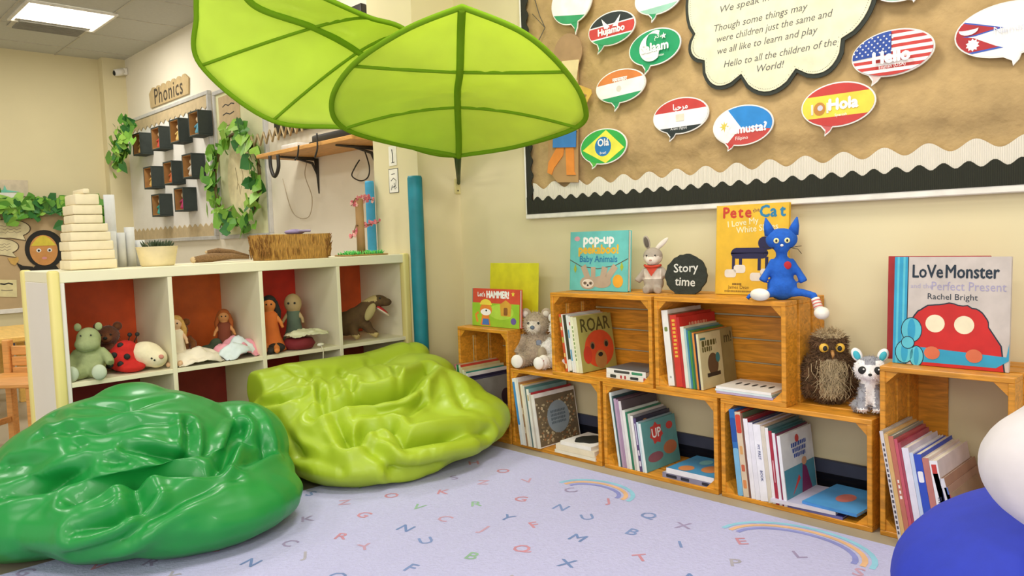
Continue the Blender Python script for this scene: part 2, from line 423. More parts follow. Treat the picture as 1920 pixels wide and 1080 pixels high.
def f_spa(put, wr, rx, rz):
    bars(put, rx, rz, [(RD, 1), (YE, 2.1), (RD, .9)], tilt=.02)
    put(ell2(-.5*rx, -.1*rz, .17*rx, .32*rz, 16), mat('C98A3A', .6)); put(ell2(-.48*rx, -.06*rz, .08*rx, .14*rz, 12), mat('D8D2DA', .6))
    put(rect2(-.74*rx, -.35*rz, -.68*rx, .15*rz), mat('E9E2D0', .6)); put(rect2(-.3*rx, -.35*rz, -.24*rx, .15*rz), mat('E9E2D0', .6))
    wr('Hola', .16, -.0, .74, WH, bold=.0024); wr('Spanish', .1, -.5, .2, WH)
def f_nep(put, wr, rx, rz):
    put(rect2(-rx, -rz, rx, rz), WH); B2 = mat('3B5DB8', .6); R2 = mat('B02A30', .6)
    put([(-1.1*rx, .75*rz), (-.05*rx, .1*rz), (-.6*rx, -.05*rz), (-1.1*rx, -.05*rz)], B2); put([(-1.1*rx, .68*rz), (-.15*rx, .12*rz), (-.65*rx, 0), (-1.1*rx, 0)], R2)
    put([(-1.1*rx, .1*rz), (-.05*rx, -.68*rz), (-1.1*rx, -.78*rz)], B2); put([(-1.1*rx, .1*rz), (-.65*rx, -.1*rz), (-.15*rx, -.62*rz), (-1.1*rx, -.7*rz)], R2)
    put(star(-.66*rx, -.38*rz, .26*rz, 10, .7), WH); b_art_c(put, ell2(-.74*rx, .25*rz, .2*rx, .22*rz, 8, PI, 2*PI)+ell2(-.74*rx, .27*rz, .2*rx, .04*rz, 8, 0, -PI+.01)[:9])
    wr('Namaste', .15, .02, .4, mat('D9DDE6', .6))
def f_red(put, wr, rx, rz): bars(put, rx, rz, [(RD, 2), (WH, 2.2), (GN, 1)], tilt=.25)
def f_top(put, wr, rx, rz): bars(put, rx, rz, [(WH, 4), (mat('9CCDB5', .6), 1)])
def pb(x0, y0, x1, y1, fn, lab, tail, tm=None):
    p0 = at(x0, (y0+y1)/2, 1, -.036); p1 = at(x1, (y0+y1)/2, 1, -.036); pc = at((x0+x1)/2, (y0+y1)/2, 1, -.036)
    q0 = at((x0+x1)/2, y0, 1, -.036); q1 = at((x0+x1)/2, y1, 1, -.036)
    bubble(pc.x, pc.z, (p1.x-p0.x)/2*.97, (q0.z-q1.z)/2*.93, fn, lab, tail, tm=tm)
pb(1036, -38, 1112, 48, f_red, 'red, white and green tilted bubble at the top left edge of the noticeboard', (.15, -1.5))
pb(1105, 22, 1193, 86, f_kenya, 'black, red and green speech bubble reading Hujambo', (-.62, -1.35))
pb(1192, -40, 1282, 28, f_top, 'white and green bubble cut by the top edge, left of the cloud poster', (-.3, -1.35), )
pb(1181, 54, 1278, 124, f_pak, 'green speech bubble with white crescent reading Salaam', (-.4, -1.4))
pb(1119, 130, 1212, 194, f_ind, 'orange, white and green speech bubble with Hindi greeting', (-.25, -1.45))
pb(1226, 183, 1330, 252, f_egy, 'red, white and black speech bubble with Arabic greeting', (-.4, -1.35), BK)
pb(1338, 197, 1451, 274, f_phi, 'blue, white and red speech bubble reading Kumusta', (-.5, -1.2), RD)
pb(1090, 241, 1177, 309, f_bra, 'green and yellow diamond speech bubble reading Ola', (-.5, -1.2), mat('5DB548', .6))
pb(1597, 56, 1752, 144, f_usa, 'stars and stripes speech bubble reading Hello', (-.5, -1.3), mat('E9C9C0', .6))
pb(1503, 154, 1642, 239, f_spa, 'red and yellow speech bubble reading Hola', (-.35, -1.35), mat('CC6460', .6))
pb(1788, 4, 1990, 108, f_nep, 'white, red and blue speech bubble at the right edge of the noticeboard', (.12, -1.35), WH)
pb(1640, -60, 1752, 2, f_top, 'pale bubble barely showing at the top edge, right of the cloud poster', (.3, -1.2), WH)
# cloud poster
def px2(pts, y): return [(q.x, q.z) for q in (at(a, b_, 1, y) for a, b_ in pts)]
def cloudline(cusps, bulge, n=9):
    out = []
    for i in range(len(cusps)-1):
        a, c = Vector(cusps[i]), Vector(cusps[i+1]); d = c-a; nrm = Vector((d.y, -d.x)).normalized()
        for k in range(n):
            t_ = k/n; out.append(tuple(a+d*t_+nrm*bulge[i]*.88*d.length*math.sin(PI*t_)**.62))
    return out
cusps = px2([(1310, -60), (1300, 66), (1318, 118), (1390, 146), (1495, 136), (1585, 76), (1640, -60)], -.036)
bul = [.2, .38, .45, .38, .42, .25]
low = cloudline(cusps, bul) + [cusps[-1]]
x0c, x1c = cusps[0][0], cusps[-1][0]
zt = 1.95
mid_top = cloudline([(x1c, cusps[-1][1]), (x1c-.02, zt-.1), (1.38, zt), (x0c-.02, zt-.12), (x0c, cusps[0][1])], [.25, .25, .25, .25])
outl = low + mid_top[1:]
cxm, czm = 1.33, 1.55
ORI = 1 if sum(a[0]*c[1]-c[0]*a[1] for a, c in zip(outl, outl[1:]+outl[:1])) > 0 else -1
fr = Fr((0, -.036, 0), (1, 0, 0), (0, 0, 1)); t = thing('cloud_poster', 'dark edged cream cloud poster with handwritten poem', 'poster', (cxm, -.036, 1.27))
T_ = Matrix.Translation((-cxm, .036, -1.27))
MB().prism(outl, fr, .004, mat('31352C', .8)).build('backing_card', t, M=T_)
b = MB(); no_ = len(outl); inn = []
for i in range(no_):
    p0, p1 = Vector(outl[i-1]), Vector(outl[(i+1) % no_]); d = (p1-p0).normalized(); inn.append((outl[i][0]-d.y*.013*ORI, outl[i][1]+d.x*.013*ORI))
b.prism(inn, fr, .003, mat('E9E3C0', .8), .004)
for i in range(0, len(inn), 1):
    a = Vector(inn[i]); c = Vector(inn[(i+1) % len(inn)])
    for k in range(3):
        q = a+(c-a)*k/3; q = Vector((cxm, czm))+(q-Vector((cxm, czm)))*.975
        b.art(ell2(q.x, q.y, .0012, .0012, 5), fr, .0074, BLACK)
INK = mat('66665F', .8)
for tx, (xa, ya), (xb, yb) in [('We speak in', (1345, 18), (1445, -4)), ('Though some things may', (1330, 55), (1520, 12)), ('were children just the same and', (1334, 82), (1570, 16)),
                               ('we all like to learn and play', (1336, 104), (1540, 48)), ('Hello to all the children of the', (1348, 124), (1578, 75)), ('World!', (1415, 134), (1470, 117))]:
    p0, p1 = at(xa, ya, 1, -.044), at(xb, yb, 1, -.044); gx = [v[0] for v in text_geo(tx, .25)[0]]; wd = max(gx)-min(gx)
    b.text(tx, fr, (p0.x+p1.x)/2, (p0.z+p1.z)/2, .031, INK, .0075, sx=(p1.x-p0.x)/wd/.031*.92, shear=.25)
b.build('poem_sheet', t, M=T_)
# paper child
b = MB(); SK = mat('E08A34', .8); y = -.036
P2 = lambda *a: px2(a, y)
pp = lambda pts, m, th=.003, bk=0: b.prism(P2(*pts), fr, th, m, bk)
pp([(1046, 342), (1028, 318), (1030, 200), (1060, 105), (1076, 105), (1085, 120), (1085, 342)], mat('B08B58', .85), .003)
hd = at(1066, 100, 1, y); b.prism(ell2(hd.x, hd.z, .075, .075, 24), fr, .003, mat('A98862', .85), .003)
pp([(1056, 115), (1088, 112), (1082, 160), (1060, 160)], mat('E2CE9A', .8), .002, .006)
pp([(1040, 150), (1084, 150), (1084, 245), (1040, 245)], mat('DCC98E', .8), .003, .003)
pp([(1040, 240), (1083, 235), (1082, 276), (1039, 277)], mat('3F84C8', .8), .003, .006)
pp([(1046, 276), (1059, 276), (1057, 292), (1040, 316), (1036, 328), (1028, 324), (1030, 305)], SK, .003, .003)
pp([(1062, 276), (1077, 276), (1078, 322), (1081, 328), (1064, 328)], SK, .003, .003)
pp([(1084, 158), (1110, 168), (1111, 176), (1098, 200), (1094, 198), (1102, 178), (1084, 172)], mat('D9B050', .8), .003, .003)
b.build('paper_child', label='paper cut-out child with blue shorts and orange legs at the left of the noticeboard', cat='paper figure')
# white thread twig
b = MB(); q = [at(x, y_, 1, -.03) for x, y_ in ((1000, -10), (1012, 30), (1022, 52), (1008, 80), (1004, 110))]
b.tube(q, .002, mat('5C5648', .8), 5); b.tube([q[2], at(998, 26, 1, -.03)], .0015, mat('5C5648', .8), 5); b.build('twig', label='thin dark twig pinned at the upper left of the noticeboard', cat='twig')
# ================================================================= CRATES
def make_crate(name, label, W, H, nback='full', portrait=False):
    D = .25; th = .014; t = thing(name, label, 'crate', group='pine crates')
    gap = .014; bw = (D-2*gap)/3
    def side(nm, axis, pos, L0, L1, lab=None):
        for k in range(3):
            y0 = -D+k*(bw+gap); y1 = y0+bw; b = MB()
            if axis == 'x': b.bb(pos, y0, L0, pos+th, y1, L1, WOOD, .0015)
            else: b.bb(L0, y0, pos, L1, y1, pos+th, WOOD, .0015)
            b.build(nm, t)
    side('side_board', 'x', 0, th, H-th); side('side_board', 'x', W-th, th, H-th)
    side('top_board', 'z', H-th, 0, W); side('bottom_board', 'z', 0, 0, W)
    q = .032
    for cx, cz, sx, sz in ((th, th, 1, 1), (W-th, th, -1, 1), (th, H-th, 1, -1), (W-th, H-th, -1, -1)):
        poly = [(cx, cz), (cx+sx*q, cz), (cx, cz+sz*q)]
        if sx*sz < 0: poly = poly[::-1]
        MB().prism(poly, Fr((0, -.004, 0), (1, 0, 0), (0, 0, 1)), D-.008, WOOD).build('corner_post', t)
    def back(x0, z0, x1, z1, kn=0):
        b = MB(); b.bb(x0, 0, z0, x1, .009, z1, WOOD, .0015)
        if kn: b.art(ell2(x0+(x1-x0)*kn, (z0+z1)/2, .006, .005, 8), Fr((0, -.0005, 0), (1, 0, 0), (0, 0, 1)), 0, KNOT)
        b.build('back_board', t)
    if nback == 'full':
        n = 4; g = .006; bh = (H-(n-1)*g)/n
        for k in range(n): back(.001, k*(bh+g), W-.001, k*(bh+g)+bh, (.82, .75, .8, .8)[k])
    elif nback == 'low': back(.001, 0, W-.001, .06); back(.001, H-.05, W*.25, H)
    elif nback == 'left': back(.001, 0, .09, H); back(W-.06, 0, W-.001, .05)
    return t
YB = -.014   # crates stand against the baseboard
cr = {}
def put_crate(k, label, x, z, src=None, nback='full', W=.46, H=.31, g='pine crates'):
    if src is None: t = make_crate('wooden_crate', label, W, H, nback)
    else: t = dup(cr[src]); t['label'] = label
    t.location = (x, YB, z); cr[k] = t
put_crate('L', 'pine crate standing upright at the left end of the row', 0, 0, W=.31, H=.46)
put_crate('A', 'lower pine crate beside the lime beanbag, under the grey teddy', .318, 0, nback='low')
put_crate('B', 'middle pine crate of the bottom row, between two others', .79, 0, 'A')
put_crate('C', 'bottom row pine crate under the owl and the husky toy', 1.262, 0, 'A')
put_crate('U1', 'left pine crate of the upper pair, under the turquoise pop-up book', .548, .31)
put_crate('U2', 'right pine crate of the upper pair, under the blue cat toy', 1.019, .31, 'U1')
put_crate('D', 'upright pine crate under the big monster book', 1.742, 0, nback='left', W=.31, H=.46)
YF = YB-.25
# ================================================================= BOOKS
PG = mat('E9E1CC', .9, 'corrugated', 220, .12)
def book(label, loc, t, h, d, spine, cover, lean=8, rz=0, group=None, art=None, sart=None, thin=.0018):
    o = thing('book', label, 'book', loc, (0, -lean, rz), group)
    sm = mat(spine, .4); cm_ = mat(cover, .4); b = MB(); th = min(thin, t*.3)
    b.bb(0, 0, 0, t, th, h, sm); b.bb(0, th, 0, th, d, h, cm_); b.bb(t-th, th, 0, t, d, h, cm_)
    cf = Fr((t, 0, 0), (0, 1, 0), (0, 0, 1)); sf = Fr((t/2, 0, h/2), (1, 0, 0), (0, 0, 1))
    if art: art(b, cf, d, h)
    if sart: sart(b, sf, t, h)
    b.build('cover', o)
    MB().bb(th, th, .003, t-th, d-.003, h-.003, PG).build('page_block', o)
    return o
def st(txt, col, k=.5, pos=0):      # spine title, read from the top down
    m = mat(col, .5)
    def f(b, fr, t, h): b.text(txt, fr, 0, pos*h, t*k, m, .0004, rot=-PI/2, bold=.0002)
    return f
def sq(col, k=.5, n=9, z0=.2, z1=.85):     # unreadable spine print: a run of small dashes
    def f(b, fr, t, h):
        rq = random.Random(n)
        for i in range(n): z = h*(z1-(z1-z0)*(i+.5)/n-.5); b.art(rrect2(-t*k/2*rq.uniform(.6, 1), z-h*(z1-z0)/n*.3, t*k/2*rq.uniform(.6, 1), z+h*(z1-z0)/n*.3, .0004, 1), fr, .0004, mat(col, .5))
    return f
def words(b, f, x0, x1, z, hh, m, lay=.0006, seed=1):   # unreadable printed line
    rq = random.Random(seed); x = x0
    while x < x1:
        w_ = hh*rq.uniform(.35, .75); b.art(rrect2(x, z-hh*.5*rq.uniform(.7, 1), min(x1, x+w_), z+hh*.5, hh*.12, 1), f, lay, m); x += w_+hh*.22
def sb(*bl):                        # coloured blocks on the spine (z0, z1, colour, width share)
    def f(b, fr, t, h):
        for z0, z1, c, w_ in bl: b.art(rrect2(-t*w_/2, (z0-.5)*h, t*w_/2, (z1-.5)*h, min(t*w_, (z1-z0)*h)*.3), fr, .0004, mat(c, .5))
    return f
def row(x, z, y, lean, bs, where, grp):
    for e in bs:
        t, h, d, sp, cv, lab = e[:6]; kw = e[6] if len(e) > 6 else {}
        dy = kw.pop('dy', 0); ln = kw.pop('lean', lean)
        book(lab + ' ' + where, (x, y+dy, z), t, h, d, sp, cv, ln, 0, grp, **kw)
        x += t/math.cos(rad(ln)) + .0007
    return x
def pile(x, z, y, bs, where, grp):
    for e in bs:
        t, h, d, sp, cv, lab = e[:6]; kw = e[6] if len(e) > 6 else {}
        dx = kw.pop('dx', 0); dy = kw.pop('dy', 0); rz = kw.pop('rz', 0)
        book(lab + ' ' + where, (x+dx, y+dy, z), t, h, d, sp, cv, 90, rz, grp, **kw); z += t+.0005
    return z
def a_roar(b, f, d, h):
    b.text('ROAR', f, d*.5, h*.82, .07, mat('4E4A22', .5), .0004, bold=.001, sx=.9)
    b.art(ell2(d*.55, h*.38, d*.42, h*.34, 28), f, .0005, mat('D8502A', .5)); b.art(ell2(d*.2, h*.3, d*.12, h*.16, 16), f, .0007, mat('C8402A', .5))
    b.art(ell2(d*.56, h*.18, d*.17, h*.17, 20), f, .0008, mat('B8874A', .5)); b.art(ell2(d*.56, h*.27, d*.07, h*.04, 14), f, .0010, BLACK)
    for s_ in (-.2, .2): b.art(ell2(d*(.56+s_), h*.45, d*.07, h*.07, 14), f, .0010, mat('8C6A44', .5)); b.art(ell2(d*(.56+s_), h*.44, d*.045, h*.05, 14), f, .0012, BLACK)
def a_owlbk(b, f, d, h):
    b.art(rect2(d*.06, h*.88, d*.3, h*.92), f, .0004, mat('2F6B66', .5)); words(b, f, d*.12, d*.78, h*.81, .02, mat('5A5528', .5), .0004, 2); words(b, f, d*.12, d*.55, h*.7, .018, mat('5A5528', .5), .0004, 3)
    b.art(ell2(d*.55, h*.42, d*.24, h*.2), f, .0005, mat('5C4630', .5)); b.art(ell2(d*.78, h*.52, d*.1, h*.09), f, .0007, mat('2F7D80', .5)); b.art(rect2(d*.25, h*.2, d*.85, h*.27), f, .0008, mat('2E2A22', .5))
def a_gravel(b, f, d, h):
    rn_ = random.Random(3); cs = [mat(c, .5) for c in ('8C7A5A', 'B7A884', '5F5440', 'C9B994', '9A6F4A')]
    b.art(rect2(.004, .004, d-.004, h*.93), f, .0003, mat('6E6049', .5))
    for i in range(260):
        x, z = .01+rn_.random()*(d-.02), .01+rn_.random()*(h*.9-.02); r = .003+rn_.random()*.004
        b.art(ell2(x, z, r, r*.8, 6, rn_.random()), f, .0004+i*.000001, cs[i % 5])
    b.art(ell2(d*.52, h*.5, d*.27, d*.27, 28), f, .0009, mat('8C9AA2', .5))
    for k in range(4): words(b, f, d*.34, d*.7, h*(.61-.07*k), .011, mat('5A6A74', .5), .0011, k)
def a_teal(b, f, d, h):
    b.art(rect2(0, 0, d, h), f, .0003, mat('5F9A98', .5)); b.art(star(d*.4, h*.72, d*.2, 7, .75), f, .0005, RD); b.text('UP', f, d*.4, h*.72, .045, WH, .0007, bold=.001)
    b.art(ell2(d*.75, h*.35, d*.2, h*.14), f, .0005, mat('B8704A', .5)); b.art(ell2(d*.3, h*.25, d*.22, h*.1), f, .0005, mat('8A5560', .5)); b.art(ell2(d*.8, h*.8, d*.1, h*.08), f, .0005, RD)
def a_pr(b, f, d, h):
    b.art(rect2(.004, .004, d-.004, h*.5), f, .0003, mat('4A90A4', .5)); b.art([(d*.5, h*.08), (d*.85, h*.05), (d*.72, h*.42), (d*.6, h*.5)], f, .0005, mat('7A2A5A', .5))
    b.art(ell2(d*.66, h*.52, d*.08, h*.06), f, .0007, mat('D9A27A', .5)); b.art([(d*.2, h*.1), (d*.5, h*.3), (d*.45, h*.36)], f, .0005, RD); b.art(ell2(d*.5, h*.88, .012, .012), f, .0005, RD)
    for k in range(3): words(b, f, d*(.3+.03*k), d*(.78-.02*k), h*(.8-.08*k), .014, NV, .0006, k+5)
g = 'books in the wooden crates'
row(.603, .325, YF+.016, 7.5, [
    (.011, .215, .19, 'D2522E', 'C8522E', 'thin orange-red patterned spine, leftmost', dict(sart=sb((.05, .14, 'F0E0A0', .6), (.25, .32, 'F0D070', .6), (.5, .6, 'A8C858', .6), (.72, .78, 'F0E0A0', .6), (.85, .95, '88B050', .6)))),
    (.007, .215, .2, 'E9E4D8', 'DDD', 'narrow white spine beside the orange-red one') if False else (.007, .215, .2, 'E9E4D8', 'DDD8C8', 'narrow white spine beside the orange-red one'),
    (.014, .213, .2, '3A3A2C', 'E9E4D8', 'white and black spine, dark block down its middle', dict(sart=sb((.02, .22, 'EFEADC', 1)))),
    (.010, .212, .19, 'E8EAE4', 'CDDDD8', 'pale spine with blue marks', dict(sart=sb((.2, .4, '4E9AC0', .6), (.6, .75, '4E9AC0', .6)))),
    (.009, .209, .19, 'EDE8DA', 'D8C8B8', 'off-white spine with a red dot', dict(sart=sb((.84, .9, 'C05040', .6)))),
    (.012, .207, .2, 'EDEBC4', 'D6D27A', 'pale yellow spine with green lettering', dict(sart=sq('6A8A3A'))),
    (.016, .206, .2, 'DED9B4', 'A9A556', 'green bear book with ROAR on its cover', dict(art=a_roar))], 'in the upper left crate', g)
pile(.975, .325, YF+.012, [
    (.016, .175, .15, 'E7E2D4', 'D8D2C4', 'thick white book with red dots, lower of two flat', dict(dx=-.0, sart=sb((.02, .08, 'B04040', .8), (.2, .4, '333', .6) if False else (.2, .4, '333333', .6), (.5, .55, 'B04040', .7), (.6, .65, 'B04040', .7), (.75, .9, '3A3A33', .7)))),
    (.018, .17, .15, 'EDE8DC', '59636A', 'thick white book with green print, upper of two flat', dict(dx=-.004, sart=sb((.08, .35, '3F8A60', .5), (.4, .8, '44423C', .5))))], 'in the upper left crate', g)
row(1.062, .325, YF+.014, 5.5, [
    (.024, .25, .2, 'EDEAE0', 'E0DACC', 'thick tall white spine, leftmost', dict(sart=sb((.72, .78, '7A8A4A', .5), (.1, .13, 'B0B0A8', .3)))),
    (.006, .24, .2, '8C5540', '8C6A50', 'thin brown spine between the white and the red book'),
    (.024, .236, .21, 'D0392C', 'C8342A', 'tall red spine with yellow lettering', dict(sart=sq('E8B040', .6, 10, .4, .95))),
    (.010, .23, .215, 'B8282A', 'C62E28', 'dark red spine beside the yellow lettered one', dict(art=lambda b, f, d, h: words(b, f, d*.25, d*.75, h*.86, .022, mat('E0A080', .5)))),
    (.013, .2, .2, 'E6E2CE', 'D4CCA8', 'cream spine', {}),
    (.007, .195, .2, 'A9C8C4', '7A9A90', 'pale blue-green spine', {}),
    (.006, .19, .2, '3E7F9E', '4A8A90', 'thin blue spine', {}),
    (.007, .188, .2, '4A8A3C', '4A8A3C', 'green spine', {}),
    (.006, .185, .2, '2F6A50', '6A6A44', 'thin dark green spine', dict(dy=.0)),
    (.007, .183, .2, 'D98A3A', 'D98A3A', 'orange spine', {}),
    (.006, .181, .22, '24203A', '8C8454', 'thin navy spine', dict(art=lambda b, f, d, h: b.text('m!', f, d*.85, h*.82, .05, mat('4A4426', .5), .0005, bold=.001))),
    (.008, .179, .13, 'D8CFA4', 'C9C090', 'cream book with an owl on a branch on its cover', dict(art=a_owlbk))], 'in the upper right crate', g)
pile(1.435, .325, YF+.006, [
    (.007, .19, .16, 'B9A8C4', 'A08FB0', 'thin lilac book, lowest of three flat', {}),
    (.006, .19, .155, 'D9E6E4', '8CB0A8', 'thin pale green-edged book, middle of three flat', dict(dx=-.004)),
    (.008, .185, .15, 'F2EEE6', 'E9E4DA', 'thin white book, topmost of three flat', dict(dx=-.006, art=lambda b, f, d, h: [b.art(ell2(d*.5, h*(.2+.15*i), .02, .006, 8), f, .0004, BLACK) for i in range(5)]))], 'in the upper right crate', g)
row(.377, .014, YF-.012, 8.5, [
    (.013, .262, .21, 'E8ECEE', 'E8ECEE', 'white and bright blue spine, leftmost', dict(sart=sb((.3, .95, '3F8FD0', .9)))),
    (.008, .265, .21, 'EFEDE8', 'EFEDE8', 'thin tall white spine', {}),
    (.010, .262, .22, 'E0DCD6', 'D8D2C8', 'light grey spine', {}),
    (.008, .25, .22, '9C7A5A', 'B08050', 'brown speckled spine', dict(sart=sb((.2, .3, 'E0D0B0', .6), (.5, .6, 'E0D0B0', .6)))),
    (.012, .243, .23, 'E9DFC8', 'D8A858', 'cream spine with an orange cover', {}),
    (.009, .24, .22, 'D9D4CC', 'C8C0B0', 'pale beige spine', {}),
    (.007, .236, .23, '5C7474', '5A8A88', 'slate green spine', {}),
    (.012, .228, .22, 'EAE6DC', '7AA09C', 'white spine with a teal cover', dict(sart=sb((.8, .9, 'C8B070', .5)))),
    (.008, .215, .235, 'C9BFB4', 'A83038', 'grey spine with a crimson cover', {}),
    (.014, .208, .235, 'E4E0D8', 'E4E0D8', 'pebble patterned book with a round grey label', dict(art=a_gravel))], 'in the crate beside the lime beanbag', g)
pile(.752, .014, YF-.004, [
    (.012, .2, .2, 'E9E2D2', 'D8CFBE', 'thin cream book, lowest of three flat', dict(dx=.0)),
    (.022, .19, .19, 'E8DCC4', 'E8DCC4', 'thick cream book, middle of three flat', dict(dx=-.004)),
    (.014, .15, .16, 'F0ECE6', 'F0ECE6', 'white book with black blot, topmost of three', dict(dx=-.02, art=lambda b, f, d, h: b.art([(d*.5+d*.36*math.cos(a)*(1+.15*math.sin(5*a)), h*.5+h*.36*math.sin(a)) for a in [2*PI*i/24 for i in range(24)]], f, .0004, BLACK)))],
    'in the crate beside the lime beanbag', g)
row(.852, .014, YF+.004, 8, [
    (.009, .262, .2, 'D9E4E2', 'D9E4E2', 'thin pale blue spine, leftmost', {}),
    (.006, .25, .2, '3F5A5E', '2E4A50', 'thin dark teal spine', {}),
    (.010, .242, .21, 'B79AB4', '5F4A58', 'lilac spine', {}),
    (.009, .24, .21, 'A98AA8', '6A5560', 'mauve spine', {}),
    (.010, .236, .21, 'DCD4D8', '544A50', 'pale pinkish spine', {}),
    (.012, .205, .2, 'E9E6E2', 'D0D8D0', 'shorter white spine', {}),
    (.009, .2, .2, '2F7A5C', '2F7A5C', 'green spine', {}),
    (.010, .196, .2, 'C8C4BC', 'D0CCC4', 'stone coloured spine', {}),
    (.010, .19, .2, 'EDE9E6', '7A7A80', 'white spine next to the owl-eyed dark one', {}) if False else (.010, .19, .2, 'EDE9E6', '7A7A80', 'white spine with a grey cover', {}),
    (.011, .184, .2, '5A4A78', '2A2A40', 'navy covered book with a tan disc', dict(art=lambda b, f, d, h: b.art(ell2(d*.25, h*.86, .017, .017), f, .0004, mat('A9794A', .5)), sart=sb((.1, .2, 'E0D8E8', .6), (.3, .4, 'E0D8E8', .6), (.5, .9, 'C8C0D8', .5)))),
    (.007, .172, .2, 'C9DCE6', '8AA0A8', 'thin ice blue spine', {}),
    (.010, .168, .2, 'EAF0F0', '5F9A98', 'teal book with a red burst on its cover', dict(art=a_teal))], 'in the middle lower crate', g)
pile(1.225, .014, YF+.006, [
    (.017, .19, .2, '8A86A0', 'C8C4D0', 'grey book with dark lettered spine, lower of two flat', dict(sart=sb((.06, .2, '2A2A3A', .6), (.45, .62, '2A2A3A', .6), (.7, .92, '2A2A3A', .6)))),
    (.017, .18, .185, 'E8E6F0', '3F94C8', 'thick book with blue and orange cover, upper of two flat', dict(dx=.006, art=lambda b, f, d, h: [b.art(ell2(d*.4, h*.3, .04, .03), f, .0004, mat('D98A50', .5)), b.art(ell2(d*.2, h*.7, .03, .025), f, .0004, mat('D98A50', .5)), b.art(ell2(d*.7, h*.6, .03, .02), f, .0004, mat('7AC0C8', .5))]))], 'in the middle lower crate', g)
row(1.318, .014, YF+.002, 6, [
    (.018, .268, .2, '2A6CB4', '2A6CB4', 'blue two-tone spine, leftmost', dict(sart=sb((0, .55, '7AB4D8', 1), (.62, .9, '1F50A0', 1)))),
    (.019, .262, .2, 'D9C4A8', 'C84030', 'patterned orange and cream spine', dict(sart=sb((.75, .97, 'D0432F', .9), (.1, .2, 'D88A50', .6), (.3, .38, 'C86040', .6), (.5, .6, 'D8A060', .5)))),
    (.006, .26, .21, '7A5040', '5A6A50', 'thin brown spine', {}),
    (.014, .245, .21, 'EEEAF0', '9A2A3A', 'white spine with a crimson cover', {}),
    (.015, .235, .21, 'E9E6F0', '44507A', 'white spine with a navy cover', {}),
    (.024, .232, .21, 'F0EEF6', 'E0DDE8', 'thick white spine with dark blue lettering', dict(sart=st('MY FIRST          BOOK', '2E3A7A', .48))),
    (.013, .230, .21, 'D9CFC0', 'C0A890', 'beige spine', {}),
    (.010, .228, .2, 'EDE8EA', '5A7A80', 'narrow white spine', {}),
    (.010, .22, .2, 'A8283C', '3A6A70', 'crimson spine', dict(sart=sb((.3, .6, 'E0B0B8', .3)))),
    (.009, .215, .2, 'E6E2EA', '3A6A70', 'thin white spine beside the crimson one', {}),
    (.004, .213, .2, '8C2A4A', '6A2A4A', 'very thin plum spine', {}),
    (.010, .208, .2, 'E8E8EE', 'D9DCDC', 'pale book with fairy tale picture on its cover', dict(art=a_pr))], 'in the bottom crate below the owl', g)
pile(1.66, .014, YF+.004, [
    (.008, .17, .2, '6A6AA8', '3A3A80', 'thin navy book, lowest of three flat', dict(dx=-.02)),
    (.010, .19, .2, 'D8D4E4', 'C9C6E0', 'grey-white book with scribbled cover, middle of three flat', dict(dx=-.04, rz=4)),
    (.008, .16, .21, '4A90D8', '4FA0E0', 'thin bright blue book, topmost of three flat', dict(dx=.02, dy=-.004, rz=-3, art=lambda b, f, d, h: b.art(ell2(d*.5, h*.5, .04, .025), f, .0004, mat('D87A70', .5))))], 'in the bottom crate below the owl', g)
row(1.805, .014, YF-.045, 9.5, [
    (.009, .285, .21, 'DAD2D0', 'B8B0A8', 'thin grey lettered spine, leftmost', dict(sart=sq('4A4650', .6, 18, .05, .9))),
    (.010, .28, .21, 'D8B070', 'D8B070', 'tan spine', {}),
    (.012, .275, .22, 'C0705A', '8A8A80', 'reddish spine with white lettering', dict(sart=sq('F0E8E0', .5, 4, .4, .6))),
    (.008, .27, .21, 'C85868', 'B04A50', 'pinkish red spine', {}),
    (.006, .262, .21, 'A84458', 'A84458', 'dark pink thin spine', {}),
    (.016, .25, .22, 'E6E2EE', 'D6D0E0', 'broad white and green spine', dict(sart=sb((0, .25, '3F9A7A', 1)))),
    (.009, .24, .23, 'C8D4EC', 'E9E9F0', 'pale blue spine', {}),
    (.018, .238, .24, '2E4FC0', '2E4FC0', 'bright blue spine with white patches', dict(sart=sb((.1, .35, 'F0F0F8', .7), (.7, .82, 'F0F0F8', .7)))),
    (.015, .232, .24, 'C07A70', 'E0D0C8', 'salmon spine', {}),
    (.019, .228, .24, 'F0EEF2', 'E2D8DC', 'thick white spine with dark capitals', dict(sart=lambda b, f, t, h: (b.text('THE LEGO IDEAS', f, 0, -.02, t*.62, mat('2A2A50', .5), .0004, rot=-PI/2, bold=.0003), b.art(rect2(-t*.3, h*.36, t*.3, h*.46), f, .0004, RD)))),
    (.012, .2, .24, '2E3060', '3A4A60', 'dark navy spine', dict(lean=14)),
    (.010, .19, .25, 'DEDCE4', 'B08A78', 'short white spine', dict(lean=14)),
    (.008, .17, .25, '5A78C0', 'B09080', 'short mid blue spine', dict(lean=16)),
    (.006, .155, .22, 'B04A5A', 'A8907A', 'short crimson spine', dict(lean=18)),
    (.009, .15, .22, '2F7A6A', '5A6A7A', 'short green spine', dict(lean=20)),
    (.008, .148, .22, 'B0A8C8', '8A88A0', 'short lilac spine', dict(lean=22)),
    (.010, .146, .22, 'C0D8E8', '4A4A60', 'short pale blue spine, rightmost', dict(lean=22))][:14], 'in the crate under the monster book', g)
